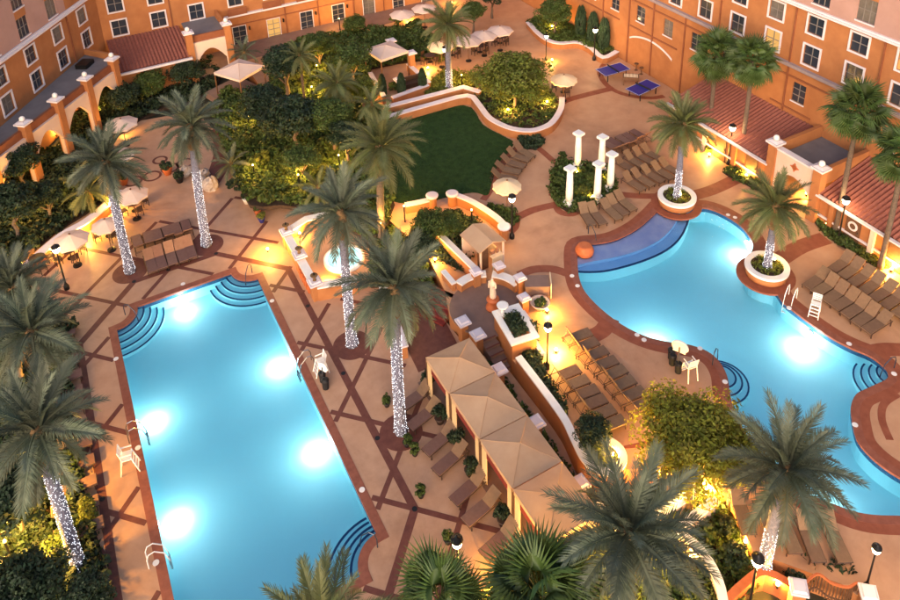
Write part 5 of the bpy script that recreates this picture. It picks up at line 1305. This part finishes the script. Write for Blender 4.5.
for px, py, z, pw, lb in (
    (22, 266, 0.3, 130, 'at the far end of the left seat wall'), (52, 252, 0.3, 120, 'behind the left seat wall table'), (85, 236, 0.3, 130, 'on the left seat wall between two tables'), (112, 208, 0.4, 120, 'behind the light-wrapped palm trunk by the pink umbrella'), (62, 203, 0.3, 30, 'in the lilies behind the seat wall'),
    (97, 112, 0.3, 60, 'at the foot of the arcade pier'), (58, 135, 0.3, 40, 'inside the arcade'), (255, 180, ZR, 60, 'in shrubs beside the red path'), (268, 252, 0.3, 110, 'at the foot of the fountain wall'), (327, 286, 0.3, 90, 'below the short hot tub wall'), (300, 236, 0.6, 60, 'inside the hot tub terrace'), (382, 240, ZR, 60, 'in shrubs behind the hot tub'), (384, 312, 0.2, 130, 'at the tall narrow lit wall'),
    (313, 100, ZR, 110, 'low in the jungle planting beside the slim palm'), (318, 78, ZR, 70, 'in the jungle planting near the tent'), (278, 62, ZR, 50, 'beside the square canopy by the arcade'),
    (428, 70, ZR, 60, 'by the walled canopy and dining plaza'), (462, 88, ZR, 90, 'under the yellow shrubs at the palm foot'), (408, 20, ZR, 60, 'on the hotel patio'), (452, 4, ZR, 60, 'at the far end of the hotel patio'),
    (547, 104, 1.5, 90, 'under the bushy tree near its corner'), (508, 112, 1.5, 90, 'under the middle of the bushy tree'), (552, 62, ZR, 30, 'behind the bushy tree on the paving'), (552, 28, 1.5, 70, 'under the rounded tree in the far raised bed'), (612, 32, 1.5, 50, 'between the far cypresses'),
    (709, 157, ZR, 100, 'at the pavilion corner in a green tuft'), (746, 178, ZR, 130, 'at the pavilion wall below the slim palm'), (806, 196, ZR, 70, 'inside the portal'), (826, 226, ZR, 130, 'in the green bed at the portal pier'), (891, 272, ZR, 150, 'at the pavilion wall past the portal'), (683, 82, ZR, 110, 'at the orange wall corner behind the shaggy palm'),
    (680, 197, 1.6, 12, 'inside the planter at the shelf end'), (774, 262, 1.6, 14, 'inside the planter facing the portal'),
    (547, 313, ZR, 110, 'at the planter bowl beside the storage box'), (556, 353, ZR, 170, 'on the paving by the tall planter block'), (602, 181, ZR, 18, 'among the white columns near the planter'), (590, 200, ZR, 18, 'among the front white columns'), (577, 175, ZR, 14, 'at the foot of the rear white column'), (472, 226, ZR, 50, 'in the shrubs behind the kiosk'),
    (613, 458, 1.2, 60, 'inside the rounded tree planter'), (512, 364, 0.3, 14, 'on the stair wall'), (568, 432, 0.2, 20, 'in the sunken corridor'), (586, 468, 0.2, 20, 'at the corridor end'),
    (690, 482, 1.0, 420, 'added to brighten the crown of the yellow-lit tree'), (705, 494, 0.4, 480, 'at the foot of the yellow-lit tree'), (662, 480, 0.5, 300, 'added at the edge of the yellow-lit tree to brighten it'), (777, 588, 0.4, 200, 'by the gate palm trunk'), (12, 561, 0.2, 220, 'in the dark garden left of the palms'), (46, 575, 0.2, 160, 'at the foot of the light-wrapped palm in the dark garden'), (35, 448, 0.2, 120, 'behind the lounger column'), (55, 505, 0.2, 140, 'between loungers and dark garden'), (40, 380, 0.2, 50, 'beneath the palms behind the far loungers'), (22, 300, 0.2, 30, 'in the garden near the far loungers'),  # crown and edge lights of the yellow-lit tree are added to brighten it
    (250, 130, ZR, 60, 'under the largest dark jungle tree'), (340, 170, ZR, 70, 'in the undergrowth below the olive palm'), (300, 190, ZR, 60, 'in the undergrowth above the fountain wall'), (405, 222, ZR, 80, 'in the shrubs at the short lawn wall'), (365, 100, ZR, 70, 'behind the three cypresses'), (150, 100, 0.3, 90, 'in the hedge below the tiled lean-to'), (122, 130, 0.3, 60, 'beside the umbrella under the arcade corner'), (340, 30, ZR, 50, 'at the hotel doors behind the jungle'), (435, 262, ZR, 60, 'beside the red brick stair'), (30, 215, 0.3, 70, 'deep in the dark shrubs behind the seat wall'), (640, 585, 0.2, 120, 'among the lower garden shrubs'), (690, 560, 0.2, 120, 'beside the pale winding wall'), (745, 545, 0.4, 90, 'between the near loungers and the gate palm'), (8, 420, 0.2, 60, 'under the leftmost palm crown'),
    (497, 592, 0.2, 140, 'between the two bright fan palms'), (560, 590, 0.2, 120, 'behind the broad bright fan palm'),
    (610, 575, 0.2, 90, 'in the lower garden below the big palm'), (575, 530, 0.2, 50, 'behind the last tent')):
    glow(px, py, z, pw, 'small yellow garden light ' + lb)

# ---------------------------------------------------------------- game tables
def pingpong(px, py, rz, label):
    o = thing('table_tennis_table', label, 'game table', (*at2(px, py, ZR + 0.76), ZR), rz)
    for s in (-1, 1):
        h = link('table_half', MB().box(s * 0.02 if s > 0 else -1.37, 1.37 if s > 0 else -0.02, -0.76, 0.76, 0.72, 0.76).mesh('table_half', 'blue_table'), o)
        ln = MB()
        x0, x1 = (0.03, 1.36) if s > 0 else (-1.36, -0.03)
        ln.box(x0, x1, -0.755, -0.733, 0.761, 0.766).box(x0, x1, 0.733, 0.755, 0.761, 0.766).box((1.338 if s > 0 else -1.36), (1.36 if s > 0 else -1.338), -0.69, 0.69, 0.761, 0.766)
        link('court_lines', ln.mesh('court_lines', 'line_white'), h)
    link('net', MB().box(-0.012, 0.012, -0.86, 0.86, 0.765, 0.91).mesh('net', 'black'), o)
    for x in (-1.0, 1.0):
        for y in (-0.6, 0.6): link('leg', MB().box(x - 0.03, x + 0.03, y - 0.03, y + 0.03, 0, 0.72).mesh('leg', 'black'), o)
pingpong(613, 69, R(-2), 'blue table tennis table nearest the curved far wall')
pingpong(643, 87, R(8), 'blue table tennis table beside the lamp post at the orange wall')
o = thing('foosball_table', 'small dark game table with a glowing yellow top between the two blue tables', 'game table', (*at2(631, 76, ZR + 0.8), ZR), R(-40))
link('cabinet', MB().box(-0.7, 0.7, -0.38, 0.38, 0.55, 0.85).mesh('cabinet', 'wood'), o); link('playfield', MB().box(-0.6, 0.6, -0.3, 0.3, 0.85, 0.86).mesh('playfield', 'canvas_cream'), o)
for x in (-0.6, 0.6):
    for y in (-0.3, 0.3): link('leg', MB().box(x - 0.05, x + 0.05, y - 0.05, y + 0.05, 0, 0.55).mesh('leg', 'wood'), o)
for k in range(4): link('rod', MB().tube([(-0.45 + 0.3 * k, -0.55, 0.9), (-0.45 + 0.3 * k, 0.55, 0.9)], 0.015, 5).mesh('rod', 'rail'), o)
for px, py in ((636, 70), (641, 74)): tag(link('stool', MB().lathe([(0.18, 0), (0.05, 0.03), (0.05, 0.6), (0.2, 0.62), (0.2, 0.68)], 10).mesh('stool', 'wood'), None, (*at2(px, py, ZR), ZR)), 'small brown stool by the orange wall behind the game tables', 'stool', 'stools behind the game tables')

# ---------------------------------------------------------------- pool furniture
def guard_chair(px, py, z, rz, label, s=1.0):
    o = thing('lifeguard_chair', label, 'lifeguard chair', (*at2(px, py, z), z), rz, None, s)
    for x in (-0.36, 0.36):
        link('side_frame', MB().tube([(x, -0.55, 0), (x * 0.85, -0.25, 1.15)], 0.04, 5).tube([(x, 0.45, 0), (x * 0.85, 0.25, 1.15), (x * 0.85, 0.38, 1.75)], 0.04, 5).tube([(x * 0.85, -0.3, 1.4), (x * 0.85, 0.3, 1.4)], 0.04, 5).mesh('side_frame', 'white'), o)
    link('seat', MB().box(-0.33, 0.33, -0.28, 0.28, 1.02, 1.08).mesh('seat', 'white'), o)
    for k in range(4): link('back_slat', MB().box(-0.32, 0.32, 0.27 + 0.03 * k, 0.30 + 0.03 * k, 1.2 + 0.15 * k, 1.31 + 0.15 * k).mesh('back_slat', 'white'), o)
    for k in range(3): link('rung', MB().box(-0.36, 0.36, -0.53 + 0.08 * k, -0.45 + 0.08 * k, 0.2 + 0.28 * k, 0.25 + 0.28 * k).mesh('rung', 'white'), o)
guard_chair(689, 377, ZR, R(170), 'white lifeguard chair on the paving beside the life ring post', 0.8)
guard_chair(814, 314, ZR, R(-60), 'white lifeguard chair beside the lounger rows and the pavilion', 0.72)
guard_chair(130, 469, 0, R(80), 'white lifeguard chair beside the lounger column at the rectangular pool', 0.85)
guard_chair(322, 372, 0, R(-90), 'white lifeguard chair at the rectangular pool opposite the hot tub palm', 0.75)
def ring_stand(px, py, z, label, s=1.0):
    o = thing('life_ring_stand', label, 'life ring', (*at2(px, py, z), z), R(120), None, s)
    link('post', MB().tube([(0, 0, 0), (0, 0, 1.5)], 0.04, 6).mesh('post', 'rail'), o)
    rg = MB()
    path = [(0.34 * math.cos(a), -0.1 + 0.06 * math.sin(a), 1.45 + 0.34 * math.sin(a)) for a in [2 * PI * k / 16 for k in range(17)]]
    rg.tube(path, 0.075, 6, False); link('ring', rg.mesh('ring', 'white', True), o)
    link('board', MB().box(-0.3, 0.3, -0.06, -0.03, 1.15, 1.75).mesh('board', 'white'), o)
ring_stand(677, 371, ZR, 'life ring on a thin post at the free-form pool', 1.1)
ring_stand(324, 384, 0, 'life ring on a thin post at the rectangular pool', 0.8)
for px, py, z, lb in ((671, 358, ZR, 'beside the life ring at the free-form pool'), (672, 364, ZR, 'between life ring and lifeguard chair'), (678, 372, ZR, 'at the foot of the life ring post'), (326, 388, 0, 'beside the life ring at the rectangular pool'), (323, 381, 0, 'behind the life ring at the rectangular pool')):
    o = thing('waste_bin', 'small black round bin ' + lb, 'bin', (*at2(px, py, z), z))
    link('body', MB().lathe([(0.17, 0), (0.2, 0.55), (0.21, 0.58)], 12).mesh('body', 'black'), o); link('lid', MB().lathe([(0.22, 0.58), (0.14, 0.66), (0.04, 0.68)], 12).mesh('lid', 'metal_dark'), o)
def handrail(px, py, z, rz, label, m='rail', w=0.5):
    o = thing('pool_handrail', label, 'handrail', (*at2(px, py, z), z), rz)
    for y in ((-w / 2, w / 2) if w else (0,)):
        link('rail', MB().tube([(-0.4, y, 0), (-0.4, y, 0.55), (-0.3, y, 0.8), (-0.05, y, 0.85), (0.3, y, 0.5), (0.45, y, -0.1), (0.48, y, -0.7)], 0.028, 6).mesh('rail', m), o)
    for k in range(2 if w else 0): link('tread', MB().box(0.40, 0.5, -w / 2, w / 2, -0.35 - 0.3 * k, -0.31 - 0.3 * k).mesh('tread', m), o)
handrail(137, 436, 0, 0.0, 'metal pool ladder on the lounger side of the rectangular pool')
handrail(306, 366, 0, PI, 'metal pool ladder on the hot tub side of the rectangular pool')
handrail(131, 316, 0, R(-45), 'dark handrail over the corner steps nearest the lounger column', 'rail_dark', 0)
handrail(249, 277, 0, R(-135), 'dark handrail over the corner steps nearest the hot tub', 'rail_dark', 0)
handrail(369, 545, 0, R(135), 'dark handrail over the corner steps below the cabanas', 'rail_dark', 0)
handrail(715, 360, ZR, R(25), 'dark handrail over the round pool steps near the lifeguard chair', 'rail_dark', 0)
handrail(888, 370, ZR, R(170), 'dark handrail over the pool steps at the terrace bay', 'rail_dark', 0)
handrail(592, 237, ZR, R(-90), 'dark handrail at the tanning shelf beside the terracotta pot', 'rail_dark', 0)
handrail(158, 560, 0, 0.0, 'white pool lift frame at the rectangular pool coping', 'white', 0.4)
handrail(790, 300, ZR, R(200), 'pale pool ladder beside the planter facing the portal', 'white', 0.45)

# pots and small plants on the decks
def pot(px, py, z, r, m, label, kind='dark', s=1.0, name='plant_pot'):
    o = thing(name, label, 'plant pot', (*at2(px, py, z), z), px)
    link('pot', MB().lathe([(r * 0.6, 0), (r, r * 1.4), (r * 1.08, r * 1.5), (r * 0.85, r * 1.5)], 12).mesh('pot', m, True), o)
    link('plant', BUSH[kind][int(px) % 3], o, (0, 0, r * 1.5 + 0.18 * s), 0, (r * 1.5 * s, r * 1.5 * s, 0.4 * s))
for px, py, lb in ((387, 406, 'beside the light-wrapped cabana palm'), (407, 446, 'on the palm disc edge'), (421, 497, 'on the crossing of the red bands'), (448, 543, 'near the lamp post and the lone lounger'), (415, 455, 'next to the cable below the palm disc')): pot(px, py, 0, 0.2, 'black', 'black pot with a spiky plant ' + lb, 'mid')
for px, py, lb in ((455, 405, 'behind the first cabana lounger'), (440, 423, 'between the first two cabana loungers'), (457, 446, 'behind the third cabana lounger'), (470, 475, 'at the third tent post'), (503, 525, 'at the last tent post'), (430, 385, 'at the first tent corner')): pot(px, py, 0, 0.26, 'frame_brown', 'dark leafy pot plant ' + lb, 'dark', 1.3)
pot(258, 214, 0, 0.28, 'terracotta', 'terracotta pot with plant at the red path', 'mid'); pot(247, 203, 0, 0.3, 'white', 'white flower pot in front of the shrubs', 'dark'); pot(262, 222, 0, 0.25, 'blue_table', 'blue glazed pot beside the fountain wall', 'light')
pot(168, 174, 0, 0.42, 'terracotta', 'large orange urn planter on the curled paving rings', 'dark'); pot(124, 184, 0, 0.42, 'terracotta', 'large orange urn planter behind the light-wrapped palm', 'dark'); pot(180, 182, 0, 0.35, 'black', 'dark pot beside the orange urn planter', 'dark')
def rock(px, py, z, s, label):
    r = random.Random(int(px * 7)); mb = MB().ball((0, 0, 0.25), 0.5, 9, 6)
    mb.v = [(x * r.uniform(0.8, 1.2), y * r.uniform(0.7, 1.1), zz * r.uniform(0.75, 1.1)) for x, y, zz in mb.v]
    tag(link('boulder', mb.mesh('boulder', 'rock'), None, (*at2(px, py, z), z), px, s), label, 'boulder', 'boulders beside the red path')
for px, py, s in ((186, 175, 1.1), (200, 186, 1.2), (211, 188, 1.3), (205, 176, 0.9)): rock(px, py, 0, s, 'pale rounded boulder in the planting at the edge of the deck')
struct('paving_path', MB().sheet(ccw(px_path([(214, 190), (226, 172), (230, 150), (224, 132), (212, 130), (214, 152), (206, 178)], 0.02, 3)), 0.015), 'band')

# ---------------------------------------------------------------- seat wall and left gardens
wall(px_path([(12, 278), (30, 262), (60, 236), (86, 221), (108, 203), (120, 190)], 0.7), 0.0, 0.62, 0.5, 'long lit seat wall with pale coping behind the cafe tables', cm='cap')
def ppoly(pts, z, sub=2): return px_path(pts, z, sub, True)
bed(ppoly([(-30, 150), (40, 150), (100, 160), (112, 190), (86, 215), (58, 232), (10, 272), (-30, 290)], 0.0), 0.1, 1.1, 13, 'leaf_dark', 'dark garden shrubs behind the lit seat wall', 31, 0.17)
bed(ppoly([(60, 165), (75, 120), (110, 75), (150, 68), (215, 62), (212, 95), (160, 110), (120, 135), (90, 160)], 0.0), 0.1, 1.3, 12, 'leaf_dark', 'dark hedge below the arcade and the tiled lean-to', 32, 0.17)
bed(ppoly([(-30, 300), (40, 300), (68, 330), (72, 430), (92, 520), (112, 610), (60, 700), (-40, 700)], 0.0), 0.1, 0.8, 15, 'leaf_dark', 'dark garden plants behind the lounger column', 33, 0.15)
bed(ppoly([(214, 120), (225, 95), (270, 90), (275, 60), (310, 40), (400, 30), (440, 40), (430, 60), (370, 70), (375, 110), (400, 120), (380, 160), (395, 205), (370, 240), (330, 215), (280, 205), (250, 205), (232, 165)], ZR), ZR + 0.02, 1.2, 16, 'leaf_mid', 'dense jungle undergrowth between hotel, lawn and hot tub', 34, 0.17)
bed(ppoly([(425, 100), (470, 90), (478, 78), (440, 72)], ZR), ZR + 0.02, 0.6, 18, 'leaf_light', 'yellow-lit low shrubs at the palm foot in the upper plaza', 35)
bed([(13.2, 36.8), (14.8, 36.0), (16.0, 34.2), (16.9, 36.5), (16.4, 40.5), (15.2, 42.0), (14.8, 40.0)], 0.35, 1.0, 26, 'leaf_mid', 'leafy shrubs between hot tub and statue plaza', 36, 0.15)
bed(ppoly([(812, 216), (826, 236), (856, 254), (866, 246), (838, 225)], ZR), ZR + 0.03, 0.4, 26, 'leaf_mid', 'green bed at the foot of the pavilion past the portal', 37)
bed(ppoly([(722, 172), (742, 183), (770, 196), (776, 186), (745, 168)], ZR), ZR + 0.03, 0.35, 26, 'leaf_mid', 'green strip at the foot of the pavilion below the slim palm', 38)
bed(circle(at2(876, 258, ZR), 0.9, 14), ZR + 0.03, 0.3, 26, 'leaf_light', 'small round green bed at the fan palm past the portal', 39)
# lower garden
bed(ppoly([(590, 500), (640, 515), (680, 495), (716, 500), (740, 535), (752, 600), (700, 680), (560, 680), (560, 560), (585, 520)], 0.0), 0.1, 0.7, 20, 'leaf_mid', 'green garden plants below the pale winding wall', 40, 0.13)
bed(ppoly([(780, 555), (800, 560), (830, 562), (858, 575), (850, 590), (820, 580), (790, 580)], 0.4), 0.42, 0.7, 24, 'leaf_dark', 'dark green plants beside the gate below the near loungers', 41)
bed(ppoly([(380, 620), (480, 600), (550, 560), (570, 620), (500, 680), (380, 680)], 0), 0.1, 0.6, 14, 'leaf_mid', 'green garden plants below the last cabana', 42)
wall(px_path([(716, 498), (704, 508), (681, 527), (688, 537), (700, 549), (712, 566), (721, 588), (726, 620)], 1.0, 3), 0.0, 0.9, 0.26, 'pale winding garden wall below the yellow-lit tree', cm='white', m='stucco_cream')
wall(px_path([(600, 500), (610, 518), (622, 532), (645, 521), (668, 507), (685, 497), (680, 484)], 1.0, 2), 0.0, 0.9, 0.26, 'pale garden wall behind the big palm crown', cm='white', m='stucco_cream')
pier(at2(799, 587, 1.6), 0.3, 1.5, 0.5, 'white capped gate pillar beside the bright garden light', None, 0.16, rz=R(-40)); pier(at2(869, 593, 1.6), 0.3, 1.5, 0.5, 'white capped gate pillar beside the lamp post', None, 0.16, rz=R(-40))
fn = thing('bar_fence', 'curved orange-brown bar fence between the two white capped gate pillars', 'fence', (*at2(835, 590, 0.4), 0.4))
fp_ = px_path([(801, 588), (817, 574), (832, 583), (848, 587), (858, 583), (868, 592)], 1.4, 5)
part(fn, 'top_rail', MB().ribbon(fp_, -0.04, 0.04, 1.34, 1.42), 'terracotta'); part(fn, 'bottom_rail', MB().ribbon(fp_, -0.03, 0.03, 0.5, 0.56), 'wood')
for k in range(0, len(fp_)): part(fn, 'bar', MB().obox(fp_[k], 0.045, 0.045, 0.3, 1.34), 'wood')
wall(px_path([(727, 600), (745, 583), (765, 572), (800, 590)], 0.8, 3), 0.0, 0.75, 0.2, 'low brown wall in front of the gate palm', m='terracotta', cm='terracotta')
# yellow-lit tree and its neighbours
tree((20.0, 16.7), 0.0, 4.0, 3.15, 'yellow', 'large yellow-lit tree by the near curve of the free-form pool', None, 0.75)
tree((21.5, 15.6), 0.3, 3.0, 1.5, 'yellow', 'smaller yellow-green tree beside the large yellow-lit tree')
o = thing('light_wrapped_stem', 'short trunk wrapped in blue-white lights under the yellow-lit tree', 'tree trunk', (*at2(694, 498, 0.3), 0.1))
link('stem', palm_trunk(1.5, 0.16, (0, 0), 'trunk_wrap', 77), o); l_ = link('light_string', light_string(0.1, 1.5, 0.16, (0, 0), 1.5, 77, 150), o); l_['kind'] = 'stuff'
# jungle trees: crown centre pixel, crown height, radius
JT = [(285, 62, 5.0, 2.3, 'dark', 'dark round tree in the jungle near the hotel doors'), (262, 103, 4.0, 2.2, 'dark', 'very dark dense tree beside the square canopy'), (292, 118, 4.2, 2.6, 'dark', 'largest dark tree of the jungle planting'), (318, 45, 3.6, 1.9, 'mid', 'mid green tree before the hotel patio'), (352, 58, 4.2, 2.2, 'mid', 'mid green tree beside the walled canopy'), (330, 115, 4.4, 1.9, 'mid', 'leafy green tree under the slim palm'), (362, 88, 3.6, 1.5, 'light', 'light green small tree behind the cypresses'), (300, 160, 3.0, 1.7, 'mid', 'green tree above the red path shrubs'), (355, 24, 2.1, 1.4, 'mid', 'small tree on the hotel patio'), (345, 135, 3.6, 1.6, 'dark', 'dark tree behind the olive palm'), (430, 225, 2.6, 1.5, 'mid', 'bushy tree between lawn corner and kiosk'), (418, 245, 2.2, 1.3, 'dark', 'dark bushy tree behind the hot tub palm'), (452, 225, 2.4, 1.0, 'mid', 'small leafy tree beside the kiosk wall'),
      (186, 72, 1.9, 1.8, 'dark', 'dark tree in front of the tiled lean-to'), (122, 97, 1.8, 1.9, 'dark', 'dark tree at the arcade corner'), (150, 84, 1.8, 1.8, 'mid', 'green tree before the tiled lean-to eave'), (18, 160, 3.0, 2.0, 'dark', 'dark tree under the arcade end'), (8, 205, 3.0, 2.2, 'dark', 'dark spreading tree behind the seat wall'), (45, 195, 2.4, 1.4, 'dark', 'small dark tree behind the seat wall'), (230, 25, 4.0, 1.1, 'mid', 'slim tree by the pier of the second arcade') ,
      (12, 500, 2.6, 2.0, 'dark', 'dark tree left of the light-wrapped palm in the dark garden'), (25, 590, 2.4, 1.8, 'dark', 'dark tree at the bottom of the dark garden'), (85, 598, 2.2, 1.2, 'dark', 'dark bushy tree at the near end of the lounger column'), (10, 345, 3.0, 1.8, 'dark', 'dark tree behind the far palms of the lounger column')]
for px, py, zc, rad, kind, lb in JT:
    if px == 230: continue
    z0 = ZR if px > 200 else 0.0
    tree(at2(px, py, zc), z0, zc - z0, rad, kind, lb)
for px, py, z, rad, kind in ((240, 150, ZR, .9, 'mid'), (262, 165, ZR, .9, 'light'), (235, 190, ZR, .7, 'dark'), (285, 190, ZR, .9, 'mid'), (305, 200, ZR, .8, 'light'), (365, 200, ZR, 1.0, 'mid'), (380, 180, ZR, .9, 'light'), (325, 180, ZR, .9, 'light'), (395, 90, ZR, .7, 'mid'), (370, 140, ZR, 1.0, 'light'), (340, 150, ZR, .9, 'light'), (300, 85, ZR, 1.0, 'light'), (345, 95, ZR, 1.1, 'light'), (275, 140, ZR, 1.0, 'dark'), (415, 30, .9, 1.0, 'mid'), (395, 25, ZR, .8, 'light'), (440, 62, ZR, .6, 'light')):
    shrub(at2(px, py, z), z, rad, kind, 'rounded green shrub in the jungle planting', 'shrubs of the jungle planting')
for px, py, z, rad, kind in ((605, 530, .1, .6, 'mid'), (640, 560, .1, .8, 'light'), (700, 575, .1, .6, 'dark'), (735, 560, .2, .6, 'dark'), (670, 520, .1, .6, 'light'), (655, 590, .1, .8, 'mid'), (590, 570, .1, .8, 'light'), (725, 530, .2, .5, 'dark')):
    shrub(at2(px, py, z), z, rad, kind, 'green shrub of the lower garden around the pale winding wall', 'shrubs of the lower garden')
for px, py, z, rad, kind in ((70, 330, 0, .6, 'dark'), (62, 370, 0, .7, 'mid'), (60, 415, 0, .7, 'dark'), (72, 470, 0, .7, 'mid'), (85, 520, 0, .7, 'light'), (60, 560, 0, .9, 'mid'), (30, 530, 0, .9, 'dark')):
    shrub(at2(px, py, z), z, rad, kind, 'garden shrub behind the lounger column', 'shrubs behind the lounger column')
for px, py, z, rad, kind in ((709, 152, ZR, .45, 'light'), (690, 92, ZR, .9, 'mid'), (700, 100, ZR, 1.0, 'mid'), (845, 245, ZR, .5, 'mid'), (560, 185, ZR, .5, 'mid'), (595, 185, ZR, .8, 'mid'), (580, 195, ZR, .6, 'light'), (562, 158, ZR, .4, 'mid')):
    shrub(at2(px, py, z), z, rad, kind, 'small green shrub at the ' + ('white columns' if px < 600 else 'foot of the right hotel wing'), 'shrubs at the ' + ('white columns' if px < 600 else 'right wing'))
